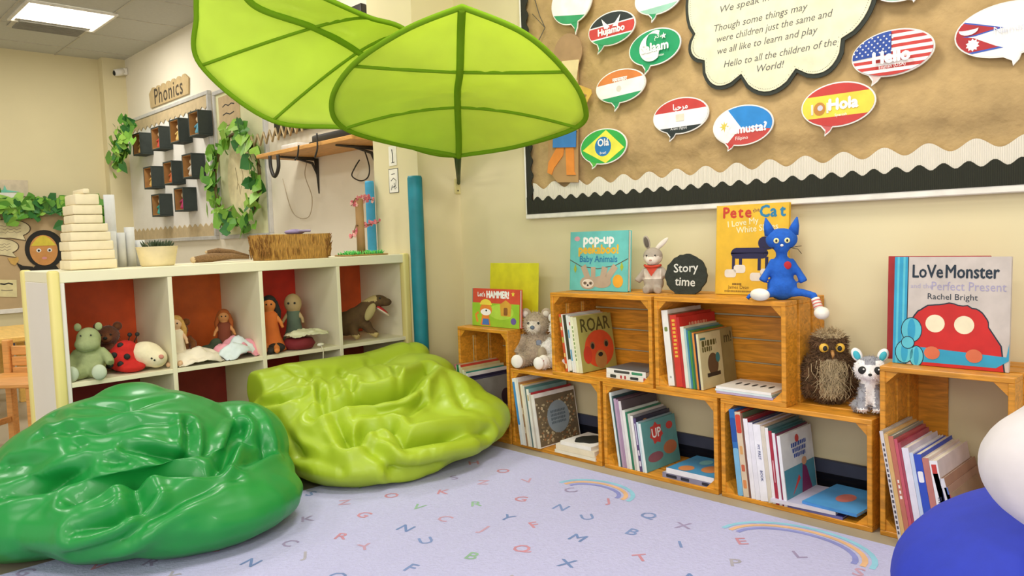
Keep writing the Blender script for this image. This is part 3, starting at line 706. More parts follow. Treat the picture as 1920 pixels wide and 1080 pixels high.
row(.048, .014, YF-.03, 8.5, [
    (.008, .29, .21, 'C87A80', 'C87A80', 'thin pink spine, leftmost', {}),
    (.005, .285, .21, 'E8E0D0', 'E8E0D0', 'thin cream spine', {}),
    (.013, .29, .22, '2F8A5A', 'C9B98A', 'green spine', dict(sart=sb((.6, .8, 'A8D0A0', .5)))),
    (.010, .288, .22, 'E6DCC8', 'C84A38', 'cream spine with a red cover', {}),
    (.009, .28, .22, 'D8D0B0', 'D0C08A', 'sand coloured spine', {}),
    (.010, .27, .23, 'E9E9D8', 'D8CDA0', 'ivory spine with green mark', dict(sart=sb((.8, .9, '5A9A4A', .5)))),
    (.010, .262, .22, 'DAD6CC', '2E8A78', 'light grey spine with a teal cover', {}),
    (.010, .258, .23, 'F0EEEA', 'E8E4E0', 'white spine', {}),
    (.007, .245, .22, '8A8AA0', '2A2A44', 'thin grey-blue spine', {}),
    (.008, .236, .22, 'E4E2E0', '3A3A55', 'narrow white spine with a navy cover', {}),
    (.012, .23, .22, 'EFEDEA', '8A8A84', 'book with plain grey cover, rightmost', dict(art=lambda b, f, d, h: (b.art(ell2(d*.8, h*.6, .03, .035), f, .0004, mat('3A2A35', .5)))))], 'in the upright crate left of the grey teddy', g)
# ---- display books
def display(name, label, x0, z0, y, wd, h, t, spine, cover, art, lean=6, rz=0, cat='book'):
    b = book(label, (x0, y, z0), t, h, wd, spine, cover, lean, -90+rz, None, art, thin=.003); b.name = name; return b
def a_pop(b, f, d, h):
    b.text('pop-up', f, d*.5, h*.86, .052, WH, .0005, bold=.0022); b.text('peekaboo!', f, d*.5, h*.69, .046, mat('E8B83A', .5), .0005, bold=.0022); b.text('Baby Animals', f, d*.5, h*.53, .034, mat('2A78A8', .5), .0005, bold=.0006)
    b.art(ell2(.035, h*.88, .014, .009), f, .0005, mat('E0A0A8', .5))
    b.art(sline([(0, h*.52), (d*.2, h*.41), (d*.5, h*.37), (d*.8, h*.43), (d, h*.54)], .003), f, .0006, mat('5A5040', .5))
    F1, F2, F3 = mat('B8A48C', .6), mat('E6DACA', .6), mat('8C7864', .6)
    for p_, w_ in (([(d*.24, h*.42), (d*.33, h*.2)], .026), ([(d*.62, h*.4), (d*.58, h*.18)], .028), ([(d*.42, h*.4), (d*.42, h*.22)], .022), ([(d*.8, h*.42), (d*.62, h*.15)], .026)): b.art(sline(p_, w_), f, .0007, F1)
    b.art(ell2(d*.56, h*.15, d*.17, h*.1), f, .0008, F1); b.art(ell2(d*.33, h*.13, d*.14, h*.11), f, .0009, F1); b.art(ell2(d*.33, h*.12, d*.1, h*.075), f, .0011, F2)
    for s_ in (-.05, .05): b.art(ell2(d*(.33+s_), h*.125, .009, .006), f, .0012, F3); b.art(ell2(d*(.33+s_), h*.125, .003, .003, 10), f, .0014, BLACK)
    b.art(ell2(d*.33, h*.09, .005, .004, 10), f, .0014, BLACK); b.art(ell2(d*.84, h*.17, .024, .024, 20), f, .0008, mat('E8A832', .5))
    for x, z in ((.1, .36), (.9, .4)): b.art([(d*x-.008, h*z), (d*x, h*z-.015), (d*x+.008, h*z), (d*x, h*z+.02)], f, .0006, mat('A8B83A', .5))
display('pop_up_book', 'turquoise pop-up book with a hanging sloth on top of the upper left crate', .546, .6205, -.13, .278, .222, .02, '5FB8B0', '6CC4BE', a_pop, 4)
def a_yel(b, f, d, h):
    x = d*.14
    for ch, c in zip('Pete', ('C8402E',)*4): b.text(ch, f, x, h*.91, .05, mat(c, .5), .0006, bold=.0016); x += d*.105
    b.text('the', f, d*.565, h*.93, .018, mat('6A3A4A', .5), .0006, rot=.2); x = d*.68
    for ch in 'Cat': b.text(ch, f, x, h*.91, .052, mat('2A7FA8', .5), .0006, bold=.0018); x += d*.12
    b.text('I Love My', f, d*.38, h*.8, .028, mat('F2E8B8', .5), .0006, rot=.1, bold=.0004); b.text('White Shoes', f, d*.58, h*.73, .028, mat('F2E8B8', .5), .0006, rot=.08, bold=.0004)
    N1 = mat('25224A', .5)     # plain stand-in shapes of the same size and colours
    b.art(rrect2(d*.22, h*.40, d*.74, h*.52, .02), f, .0006, N1); b.art(rrect2(d*.6, h*.5, d*.82, h*.64, .02), f, .0008, N1)
    for x_ in (.24, .34, .6, .7): b.art(rect2(d*x_, h*.27, d*x_+.011, h*.42), f, .0007, N1)
    for x_, z_ in ((.2, .19), (.33, .24), (.56, .155), (.7, .2)): b.art(rrect2(d*x_-.016, h*z_, d*x_+.026, h*(z_+.09), .009), f, .0009, mat('E6DED0', .5))
    words(b, f, d*.25, d*.38, h*.115, .007, mat('6A4A20', .5)); b.text('James Dean', f, d*.34, h*.08, .016, mat('6A4A20', .5), .0006)
    words(b, f, d*.14, d*.62, h*.035, .006, mat('8A6A28', .5))
display('picture_book', 'tall yellow picture book behind the blue cat toy', 1.148, .6205, -.085, .254, .292, .012, 'D8B040', 'E8B934', a_yel, 4)
def a_ham(b, f, d, h):
    b.art(rect2(0, 0, d, h*.62), f, .0004, mat('9AC832', .5)); b.text("Let's", f, d*.2, h*.84, .026, WH, .0006, bold=.0008); b.text('HAMMER!', f, d*.55, h*.84, .04, WH, .0006, bold=.0022, sx=.8)
    b.art(star(d*.87, h*.88, .012), f, .0006, YE)
    b.art(ell2(d*.62, h*.4, d*.26, h*.2), f, .0005, mat('B4D84A', .5)); O_ = mat('E88A34', .5)
    b.art([(d*.18, h*.02), (d*.4, h*.02), (d*.37, h*.3), (d*.22, h*.3)], f, .0007, O_); b.art(ell2(d*.3, h*.44, d*.13, h*.17), f, .0008, O_); b.art(ell2(d*.3, h*.38, d*.11, h*.09), f, .0010, WH)
    b.art(ell2(d*.3, h*.6, d*.12, h*.12, 20, 0, PI), f, .0011, YE); b.art(rect2(d*.17, h*.57, d*.43, h*.61), f, .0012, YE); b.art(ell2(d*.31, h*.42, .005, .004, 10), f, .0013, BLACK)
    b.art([(d*.22, h*.04), (d*.38, h*.04), (d*.36, h*.2), (d*.24, h*.2)], f, .0012, mat('4A7AC0', .5)); b.art(sline([(d*.12, h*.1), (d*.08, h*.3), (d*.14, h*.36)], .012), f, .0006, O_)
    b.art([(d*.62, h*.3), (d*.82, h*.3), (d*.84, h*.6), (d*.72, h*.72), (d*.6, h*.6)], f, .0007, mat('D8A23A', .5)); b.art(rrect2(d*.68, h*.32, d*.76, h*.52, .006), f, .0009, mat('8C5A2A', .5)); b.art(ell2(d*.88, h*.18, .016, .014), f, .0007, mat('6A5AA0', .5))
display('board_book', "board book with a hammering fox in a helmet on the leftmost crate", .032, .4605, -.19, .288, .158, .016, '4A8A8A', 'D8523A', a_ham, 3)
b = MB(); b.bb(0, 0, 0, .005, .292, .262, mat('D9D420', .5), .001); o = b.build('yellow_card', label='bright yellow card standing behind the hammering fox book', cat='card')
o.location = (.045, -.115, .4605); o.rotation_euler = (0, rad(-4), rad(-90))
def a_mon(b, f, d, h):
    TQ, TL, OL = mat('2E9EC4', .5), mat('5CC0D0', .5), mat('1A2A38', .5); R1 = mat('C8221E', .5)
    b.art(rect2(0, 0, d*.125, h), f, .0004, TQ); b.art(rect2(d*.025, 0, d*.045, h), f, .0005, TL); b.art(rect2(d*.08, 0, d*.1, h), f, .0005, TL); b.art(rect2(d*.122, 0, d*.13, h), f, .0006, OL)
    b.text('LoVe', f, d*.3, h*.86, .048, OL, .0006, bold=.0009, sx=.75); b.text('Monster', f, d*.68, h*.86, .048, OL, .0006, bold=.0009, sx=.75)
    b.text('and the', f, d*.25, h*.73, .018, mat('B0A8C0', .5), .0006); b.text('Perfect Present', f, d*.65, h*.73, .032, mat('A39CB8', .5), .0006, sx=.86); b.text('Rachel Bright', f, d*.52, h*.635, .022, OL, .0006)
    rn_ = random.Random(2); shp = [(d*.17, h*.22), (d*.2, h*.44)]
    shp = [(d*.24, h*.0), (d*.17, h*.3)] + [(d*(.17+.05*math.sin(a)*0+.33-.33*math.cos(a)+rn_.uniform(-.008, .008)), h*(.3+.27*math.sin(a)**.6+rn_.uniform(-.008, .008))) for a in [PI*i/26 for i in range(1, 26)]] + [(d*.93, h*.22), (d*.96, h*0)]
    b.art([((x-d*.55)*1.03+d*.55, z*1.02) for x, z in shp][::-1], f, .0005, OL); b.art(shp[::-1], f, .0007, R1)
    # plain round patches and a ribbon stand in for the drawing
    for x_ in (.38, .63): b.art(ell2(d*x_, h*.39, d*.085, d*.085, 24), f, .0009, mat('EFE3C0', .5))
    b.art([(d*.13, h*.02), (d*.18, h*.17), (d*.98, h*.13), (d, h*.25), (d, h*.1), (d*.9, h*.03), (d*.3, h*.03)], f, .0010, TQ)
    for cx, cz, rx, rz in ((.17, .32, .09, .11), (.11, .11, .08, .1), (.22, .08, .06, .09)):
        b.art(ell2(d*cx, h*cz, d*(rx+.008), h*(rz+.008), 20), f, .0011, OL); b.art(ell2(d*cx, h*cz, d*rx, h*rz, 20), f, .0013, TL); b.art(ell2(d*cx, h*cz, d*rx*.4, h*rz*.96, 16), f, .0014, TQ)
    b.art(ell2(d*.14, h*.2, .017, .017, 20), f, .0016, OL); b.art(ell2(d*.14, h*.2, .015, .015, 20), f, .0018, TL)
    for x_ in (.36, .72): b.art(ell2(d*x_, h*.12, d*.07, h*.06, 18), f, .0019, mat('D8704A', .5))
display('large_picture_book', 'large grey and red picture book with turquoise ribbon spine on the rightmost crate', 1.752, .4605, -.19, .272, .285, .011, '5CBcD0'.upper(), 'C8BDB4', a_mon, 4)
b = MB(); b.bb(0, 0, 0, .008, .25, .285, mat('A82A2A', .5), .001); o = b.build('red_folder', label='thin red folder behind the large grey and red picture book', cat='folder')
o.location = (1.715, -.135, .4605); o.rotation_euler = (0, rad(-3), rad(-90))
# slate
b = MB(); pts = []; rn = random.Random(5)
for i in range(40):
    a = -PI/2+2*PI*i/40; r = .074*(1+.03*rn.uniform(-1, 1)); x, z = r*math.cos(a)*1.03, .064+r*math.sin(a)*.96
    if z < 0: z = 0
    pts.append((x, z))
b.prism(pts, Fr((0, 0, 0), (1, 0, 0), (0, .12, 1)), .009, mat('2B3028', .85, 'plain', 60, .2, .4))
fr_ = Fr((0, 0, 0), (1, 0, 0), (0, .12, 1)); CH = mat('D6D6CC', .9)
b.text('Story', fr_, 0, .087, .042, CH, .0096, rot=.05, bold=.0006); b.text('time', fr_, 0, .04, .042, CH, .0096, rot=-.04, bold=.0006)
o = b.build('slate_sign', label='round dark slate sign reading Story time on the upper crates', cat='sign'); o.location = (1.06, -.135, .6205); o.rotation_euler = (0, 0, rad(6))
# ================================================================= WHITE CUBBY SHELF
XS, YA_, YB_ = -.358, -1.657, -.269      # front plane, ends of the openings
SH = mat('EFE9C9', .45, 'plain', 6, .03); SHX = -.748
t = thing('cubby_shelf', 'long cream cubby shelf with red-backed compartments full of soft toys', 'shelf', (XS, YA_-.038, 0))
T_ = Matrix.Translation((-XS, -YA_+.038, 0))
def part(nm, m, *bx, lab=None, bev=.002):
    b = MB(); b.bb(*bx, m, bev); return b.build(nm, t, lab, M=T_)
F_ = .038
part('top_panel', SH, SHX, YA_-F_, .732, XS, YB_+F_-.014, .77); part('bottom_panel', SH, SHX, YA_-F_, 0, XS, YB_+F_-.014, F_)
part('side_panel', mat('E8E2DA', .5, 'plain', 6, .02), SHX, YA_-F_, F_, XS, YA_, .732); part('side_panel', SH, SHX, YB_, F_, XS, YB_+.018, .732)
YD = [YA_+.343, YA_+.694, YA_+1.045]
for y in YD: part('divider', SH, SHX+.012, y-.008, F_, XS-.002, y+.008, .732, bev=.001)
ye = [YA_] + YD + [YB_]
for i in range(4): part('shelf_board', SH, SHX+.012, ye[i]+(.008 if i else 0), .377, XS-.003, ye[i+1]-(.008 if i < 3 else 0), .393, bev=.001)
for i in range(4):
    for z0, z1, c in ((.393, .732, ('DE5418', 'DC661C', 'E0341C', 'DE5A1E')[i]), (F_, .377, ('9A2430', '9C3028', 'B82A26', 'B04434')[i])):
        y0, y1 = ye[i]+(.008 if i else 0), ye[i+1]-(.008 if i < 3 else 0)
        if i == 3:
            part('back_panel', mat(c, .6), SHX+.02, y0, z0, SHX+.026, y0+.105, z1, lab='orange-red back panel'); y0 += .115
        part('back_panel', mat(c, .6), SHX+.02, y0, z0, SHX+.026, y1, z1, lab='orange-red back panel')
GD = mat('EBDD8E', .6, 'plain', 6, .03)
for x, y in ((XS-.012, YA_-F_+.008), (SHX+.01, YA_-F_+.008), (XS-.012, YB_+F_-.026)):
    b = MB(); b.bb(x-.02, y-.016, .01, x+.02, y+.016, .774, GD, .009, 3); b.build('corner_guard', t, 'pale yellow foam corner strip', M=T_)
# on its top
ZT = .7705
def block(y0, y1, z0, z1, lab, x0=-.58, x1=-.45, m=None):
    b = MB(); m = m or mat('EBDDB6', .75, 'plain', 30, .06)
    b.box((0, 0, (z1-z0)/2), (x1-x0, y1-y0, z1-z0-.0015), m, .004, seg=2)
    o = b.build('wooden_block', label=lab, cat='block', group='cream blocks stacked in a tower on the shelf'); o.location = ((x0+x1)/2, (y0+y1)/2, z0)
zz = [.771, .805, .838, .871, .903, .932, .963, .997, 1.035, 1.054]
ys_ = [(-1.613, -1.46), (-1.607, -1.465), (-1.611, -1.468), (-1.605, -1.475), (-1.6, -1.482), (-1.59, -1.497), (-1.592, -1.497), (-1.582, -1.505), (-1.555, -1.535)]
nm = ['widest bottom block', 'second block from the bottom', 'third block from the bottom', 'fourth block from the bottom', 'middle block', 'fourth block from the top', 'third block from the top', 'second block from the top', 'tiny topmost block']
for i in range(9): block(*ys_[i], zz[i], zz[i+1], nm[i]+' of the cream block tower on the shelf')
TU = mat('D9DAD8', .6)
for i, (y, x, r, h, l) in enumerate([(-1.41, -.66, .019, .275, 'tall white paper tube standing behind the block tower'), (-1.425, -.61, .016, .135, 'short white tube nearest the block tower'),
                             (-1.39, -.62, .016, .13, 'short white tube, second from the block tower'), (-1.355, -.63, .018, .15, 'white tube of middle height beside the planter'), (-1.315, -.64, .017, .1, 'shortest white tube behind the planter')]):
    b = MB(); b.lathe([(r, 0), (r, h), (r*.8, h), (r*.8, h-.02)], TU, (0, 0, 0), 18); o = b.build('paper_tube', label=l, cat='tube', group='white tubes behind the block tower'); o.location = (x, y, ZT)
t = thing('planter', 'cream ribbed bowl with dark succulents on the shelf', 'planter', (-.5, -1.302, ZT))
b = MB(); pr = [(.05, 0)] + [(.053+.012*(k/14)+.0012*(k % 2), .003+.066*k/14) for k in range(15)] + [(.068, .073), (.064, .073), (.06, .06), (.0, .058)]
b.lathe(pr, mat('E4D4A4', .7), sx=1, sy=1.12); b.build('bowl', t)
b = MB(); rn = random.Random(2); SU = mat('3A4A2E', .6); b.ell((0, 0, .058), (.055, .06, .006), mat('4A3A28', .9))
for i in range(60):
    a = rn.random()*6.28; r = rn.random()*.05; h = .02+rn.random()*.02; dx, dy = math.cos(a)*.018, math.sin(a)*.018
    b.tube([(r*math.cos(a), r*math.sin(a), .058), (r*math.cos(a)+dx*.6, r*math.sin(a)+dy*.6, .062+h*.6), (r*math.cos(a)+dx, r*math.sin(a)+dy, .06+h)], [.004, .0035, .0004], SU, 5)
b.build('succulents', t)
BK_ = mat('8C6A42', .85, 'wood', 30, .4, .5)
def bark(lab, pts, r, loc):
    b = MB(); b.tube(pts, r, BK_, 9); b.ell(pts[0], [r[0]*1.05]*3, mat('D2B68A', .8), seg=10); o = b.build('bark_piece', label=lab, cat='wood piece'); o.location = loc
bark('long split bark piece lying across another on the shelf', [(0, -.12, .0), (0, -.05, .006), (.01, .03, .008), (.01, .1, -.001)], [.012, .018, .012, .005], (-.47, -1.06, ZT+.016))
bark('curved piece of bark leaning on top of the long one', [(0, -.075, .03), (0, -.03, .034), (0, .03, .025), (.0, .1, .008)], [.006, .011, .011, .004], (-.5, -1.04, ZT+.014))
# basket
t = thing('woven_basket', 'straw coloured oblong woven basket on the shelf', 'basket', (-.5, -.75, ZT))
b = MB(); ST = mat('B98A3E', .85, 'straw', 40, .45, .8); DS = mat('8A5E22', .85)
def bk(r, z): return [(x, y, z) for x, y in rrect2(-.07*r, -.16*r, .07*r, .16*r, .035, 6)]
o_ = [bk(.96, 0), bk(1.0, .05), bk(1.02, .105), bk(.96, .105), bk(.92, .01)]; n = len(o_[0]); vs = sum(o_, [])
fs = [(i*n+k, i*n+(k+1) % n, (i+1)*n+(k+1) % n, (i+1)*n+k) for i in range(4) for k in range(n)] + [tuple(range(n))[::-1], tuple(range(4*n, 5*n))]
b.add(vs, fs, ST)
rn = random.Random(7)
for k in range(420):
    i = rn.randrange(n); f = rn.random(); p = Vector(o_[1][i]).lerp(Vector(o_[1][(i+1) % n]), f); z = rn.random()*.075+.004
    q = Vector((p.x*1.012, p.y*1.012, z)); b.tube([q, q+Vector((rn.gauss(0, .003)+p.x*.02, rn.gauss(0, .004)+p.y*.008, .028))], [.0022, .0014], DS if k % 3 else ST, 4, False)
b.build('basket_body', t)
b = MB(); b.ell((0, 0, 0), (.03, .045, .012), mat('8F7FA4', .7)); b.box((.01, .03, .004), (.05, .06, .01), mat('A79AB8', .7), .003)
o = b.build('purple_toy', label='flat purple toy sticking out of the straw basket', cat='toy'); o.location = (-.5, -.73, .885)
b = MB(); b.ell((0, 0, 0), (.04, .07, .03), mat('B9A878', .8)); o = b.build('cloth_ball', label='tan bundle inside the straw basket', cat='toy'); o.location = (-.5, -.81, .85)
# cherry blossom craft
t = thing('blossom_tree_craft', 'cardboard tube tree with pink blossom on green paper grass', 'craft', (-.5, -.4, ZT))
b = MB(); b.lathe([(.019, 0), (.0185, .255), (.017, .26), (.015, .25)], mat('B08A58', .8), seg=20); b.build('trunk', t)
b = MB(); b.box((0, 0, .003), (.14, .2, .006), mat('A9884A', .8), .002); b.build('base', t)
b = MB(); rn = random.Random(3); GG = mat('4FC85A', .7); GG2 = mat('7EDB6A', .7)
for i in range(160):
    x, y = rn.uniform(-.06, .06), rn.uniform(-.09, .09); b.tube([(x, y, .006), (x+rn.gauss(0, .008), y+rn.gauss(0, .008), .014+rn.random()*.012)], [.004, .001], GG if i % 2 else GG2, 4)
b.build('paper_grass', t)
b = MB(); PK = [mat('E58C8C', .7), mat('F0B4AA', .7), mat('D86A78', .7)]
for z, ends in ((.25, ((-.055, -.025), (.065, .0), (.03, .012))), (.13, ((-.06, -.05), (.09, .02), (.05, .01)))):
    for dy, dz in ends:
        b.tube([(.0, 0, z), (.015, dy*.5, z+.01), (.02, dy, z+dz)], [.003, .003, .002], mat('7A5A3A', .8), 5)
        for i in range(16):
            k = rn.random()**.6; c = Vector((.02*k+rn.gauss(0, .004), dy*k+rn.gauss(0, .006), z+dz*k+.005+rn.gauss(0, .006))); m = PK[i % 3]
            for q in range(4): a = q*PI/2+rn.random(); b.ell(c+Vector((0, math.cos(a)*.004, math.sin(a)*.004)), (.002, .0042, .0042), m, seg=6)
        b.build('blossom_branch', t); b = MB()
# ================================================================= SOFT TOYS
def eyes(t, pts, r, m=BLACK, flat=.5):
    for p_ in pts: b = MB(); b.ell(p_, (r, r*flat, r), m, seg=12); b.build('eye', t)
def nose(t, p_, r, m=BLACK): b = MB(); b.ell(p_, r, m, seg=12); b.build('nose', t)
def sit_bear(name, lab, loc, rz, sc, c1, c2, padc, nosec, fz=1600, eye=BLACK, cat='soft toy'):
    t = thing(name, lab, cat, loc, (0, 0, rz)); t.scale = (sc, sc, sc)
    m = mat(c1, .95, 'plain', 90, .18, .3, sheen=.3); m2 = mat(c2, .95, 'plain', 90, .12, .3)
    blob('body', [(0, 0, .07, .056, .05, .068), (0, -.008, .165, .052, .046, .047), (0, -.046, .152, .026, .022, .021),
                  ('t', [(.045, 0, .115), (.075, -.015, .085), (.075, -.045, .05)], [.019, .02, .018]), ('t', [(-.045, 0, .115), (-.075, -.015, .085), (-.075, -.045, .05)], [.019, .02, .018]),
                  ('t', [(.03, -.02, .032), (.045, -.06, .03), (.052, -.095, .03)], [.03, .026, .027]), ('t', [(-.03, -.02, .032), (-.045, -.06, .03), (-.052, -.095, .03)], [.03, .026, .027])],
         m, t, .005, 5, fz, .009, paint=lambda c: m2 if (c.y < -.046 and .125 < c.z < .18 and abs(c.x) < .028) else None)
    for s_ in (-1, 1):
        b = MB(); b.ell((s_*.042, 0, .206), (.021, .011, .021), m); b.ell((s_*.042, -.007, .205), (.013, .007, .013), m2); b.build('ear', t)
        b = MB(); b.ell((s_*.053, -.115, .032), (.024, .01, .026), mat(padc, .95)); fp_ = b.build('foot_pad', t)
    eyes(t, [(.02, -.05, .172), (-.02, -.05, .172)], .0055, eye); nose(t, (0, -.068, .158), (.0095, .006, .008), nosec)
    return t
t = sit_bear('teddy_bear', 'grey teddy bear with a blue-grey nose sitting on the lower left crate', (.352, -.14, .3105), 30, 1.02, 'B8A68E', 'E4DACA', 'F1EBDF', mat('5E6E7E', .4), 2600)
b = MB(); b.prism([(x*.45, y*.45) for x, y in [(0, -.02), (.02, .004), (.018, .014), (.009, .017), (0, .01), (-.009, .017), (-.018, .014), (-.02, .004)]], Fr((.053, -.126, .033), (1, 0, 0), (0, 0, 1)), .0015, mat('B8202E', .8)); b.build('heart_patch', [c for c in t.children if c.name.startswith('foot_pad')][-1])
b = MB(); b.box((.018, -.044, .095), (.02, .012, .02), mat('8C94A4', .9), .003); b.build('chest_patch', t)
t = sit_bear('white_bear', 'small white soft toy with a grey paw squeezed beside the grey teddy', (.478, -.125, .3105), 15, .95, 'F3EFE8', 'F3EFE8', 'F3EFE8', mat('8C8C90', .5), 1600)
b = MB(); b.ell((-.07, -.052, .06), (.02, .02, .03), mat('A89880', .95)); b.build('paw', t)
# grey long-eared toy
t = thing('plush_donkey', 'grey long-eared plush with red bandana beside the pop-up book', 'soft toy', (.925, -.13, .6205), (0, 0, 22))
G1 = mat('A89C8C', .95, 'plain', 60, .1, .2); G2 = mat('E2D8C8', .95, 'plain', 60, .08, .2)
blob('body', [(0, 0, .035, .036, .03, .036), (0, 0, .07, .032, .026, .035), (0, -.004, .128, .035, .03, .032), (0, -.02, .115, .024, .022, .018), ('t', [(-.025, 0, .085), (-.045, -.005, .06), (-.056, -.012, .04)], [.011, .011, .013]), ('t', [(.025, 0, .085), (.042, -.006, .068), (.046, -.016, .055)], [.011, .011, .013]),
              ('t', [(-.015, -.01, .014), (-.022, -.035, .012)], [.016, .015]), ('t', [(.015, -.01, .014), (.022, -.035, .012)], [.016, .015])], G1, t, .004, 4, paint=lambda c: G2 if (c.y < -.005 and (.05 < c.z < .085 and abs(c.x) < .03 or .1 < c.z < .128)) else None)
b = MB(); b.ell((-.022, .0, .178), (.012, .006, .024), G1, (0, -14, 0)); b.ell((-.022, -.004, .178), (.008, .004, .019), mat('5E564A', .9), (0, -14, 0)); b.build('ear', t)
b = MB(); b.ell((.03, 0, .17), (.009, .005, .032), G2, (0, 48, 0)); b.build('ear', t, 'floppy white ear')
b = MB(); b.add([(-.024, -.026, .096), (.026, -.026, .096), (.0, -.036, .06), (0, -.032, .098)], [(0, 2, 3), (3, 2, 1)], mat('C8442A', .8)); b.tube([(-.028, -.01, .097), (-.02, -.027, .094), (0, -.033, .093), (.02, -.027, .094), (.028, -.01, .097)], .005, mat('C8442A', .8), 8); b.build('bandana', t)
eyes(t, [(.014, -.031, .132), (-.016, -.031, .132)], .003); nose(t, (0, -.042, .116), (.005, .003, .003), mat('C09080', .7))
# blue cat toy (plain)
t = thing('plush_cat', 'blue knitted cat toy sitting on the edge of the upper right crate', 'soft toy', (1.435, -.195, .6205), (0, 0, 30)); t.scale = (1.08,)*3
B1 = mat('1E5FC0', .9, 'plain', 90, .12, .3)
blob('body', [(0, 0, .035, .04, .032, .037), (0, 0, .075, .031, .025, .05), ('t', [(0, 0, .1), (0, 0, .13)], [.014, .016]), (0, -.004, .166, .043, .027, .031), (0, -.006, .145, .022, .02, .02),
              ('t', [(-.022, 0, .11), (-.036, -.008, .082), (-.052, -.016, .052)], [.009, .009, .012]), ('t', [(.022, 0, .11), (.042, -.006, .078), (.056, -.012, .048)], [.009, .009, .012]),
              ('t', [(-.018, -.01, .02), (-.05, -.035, .018), (-.068, -.05, .012)], [.014, .011, .01]), ('t', [(.018, -.01, .02), (.05, -.018, .02), (.08, -.03, .012), (.086, -.04, -.012)], [.014, .011, .01, .009]),
              ('t', [(-.012, .02, .02), (-.05, .03, .014), (-.085, .0, .012), (-.092, -.01, .004)], [.008, .008, .007, .006])], B1, t, .004, 4)
for s_ in (-1, 1): b = MB(); b.tube([(s_*.029, 0, .18), (s_*.036, -.001, .204), (s_*.041, -.002, .226)], [.016, .011, .002], B1, 10); b.build('ear', t)
eyes(t, [(.013, -.03, .163), (-.015, -.03, .163)], .0075, mat('F2E8A8', .6), .35)
for e_, x_ in zip([c for c in t.children if c.name.startswith('eye')], (.013, -.015)): b = MB(); b.ell((x_, -.0325, .163), (.003, .0015, .004), BLACK, seg=10); b.build('pupil', e_)
nose(t, (-.001, -.034, .15), (.0045, .003, .0035), WHITE)
b = MB()
for s_ in (-1, 1):
    for dz in (-.004, .003): b.tube([(s_*.02, -.022, .143), (s_*.04, -.026, .143+dz), (s_*.05, -.022, .138+dz*3)], .0008, BLACK, 5)
b.build('whiskers', t)
b = MB(); b.ell((-.06, -.05, .018), (.018, .03, .017), mat('EFEADC', .9), (0, 0, 50)); b.build('shoe', t, 'white shoe')
b = MB(); b.tube([(.083, -.032, .004), (.09, -.045, -.022)], [.011, .012], mat('EFEADC', .9), 12)
for k in range(3): q = Vector((.083, -.032, .004)).lerp(Vector((.09, -.045, -.022)), .2+.3*k); b.tube([q, q+Vector((.0008, -.0015, -.003))], [.0125, .0125], mat('D87A70', .9), 12)
b.build('sock', t, 'white sock with pink stripes'); b = MB(); b.ell((.097, -.052, -.033), (.02, .023, .017), mat('EFEADC', .9)); b.build('shoe', t, 'white shoe')
b = MB(); b.ell((.014, -.021, .095), (.010, .003, .011), mat('C0262E', .8)); b.build('patch', t, 'round red patch')
# owl
t = thing('plush_owl', 'tall shaggy brown owl toy between the upper crate and the husky', 'soft toy', (1.545, -.125, .3105), (0, 0, 34)); t.scale = (.96,)*3
O1 = mat('6E5236', .95, 'plain', 70, .3, .4); O2 = mat('BBA680', .95, 'plain', 70, .2, .3)
blob('body', [(0, 0, .065, .06, .055, .068), (0, 0, .13, .054, .05, .06), (0, -.002, .185, .05, .046, .042), (-.062, .01, .08, .018, .035, .065), (.062, .01, .08, .018, .035, .065)], O1, t, .005, 5, 5200, .014, 3, paint=lambda c: O2 if (c.y < -.02 and .03 < c.z < .14 and abs(c.x) < .034) or c.z > .205 else None)
for s_ in (-1, 1):
    b = MB(); b.ell((s_*.023, -.047, .178), (.014, .008, .014), mat('E8B840', .4)); e_ = b.build('eye', t); b = MB(); b.ell((s_*.021, -.053, .177), (.007, .004, .008), BLACK); b.build('pupil', e_)
b = MB(); b.tube([(0, -.05, .168), (0, -.062, .158), (0, -.056, .146)], [.006, .005, .0008], mat('B8864A', .6), 8); b.build('beak', t)
b = MB(); rn = random.Random(6)
for i in range(260):
    x = rn.gauss(0, .02); z = .05+rn.random()*.09; b.tube([(x, -.052+abs(x)*.3, z), (x+rn.gauss(0, .006), -.064, z-.018), (x+rn.gauss(0, .01), -.066, z-.034)], [.0014, .001, .0003], O2, 3, False)
b.build('chest_feathers', t, 'pale shaggy chest feathers')
# husky
t = thing('plush_husky', 'small white and grey husky toy with turquoise ears beside the tall crate', 'soft toy', (1.688, -.19, .3105), (0, 0, 22))
H1 = mat('9A9AA0', .95, 'plain', 90, .12, .3); H2 = mat('F4F0EC', .95, 'plain', 90, .06, .3)
blob('body', [(0, .004, .05, .032, .034, .042), (0, -.004, .078, .026, .026, .024), (0, -.008, .126, .042, .036, .036), (0, -.036, .113, .02, .014, .015),
              ('t', [(-.017, -.022, .07), (-.019, -.032, .04), (-.02, -.042, .014)], [.013, .013, .016]), ('t', [(.017, -.022, .07), (.019, -.032, .04), (.02, -.042, .014)], [.013, .013, .016]), (-.03, .01, .018, .02, .03, .018), (.03, .01, .018, .02, .03, .018)],
     H1, t, .004, 4, 1500, .006, 2, paint=lambda c: H2 if (c.z < .024 and c.y < -.02) or (c.y < -.022 and .03 < c.z < .09 and abs(c.x) < .012) or (c.y < -.006 and .085 < c.z < .142) or (c.y < -.01 and .142 <= c.z < .152 and abs(c.x) > .012) else None)
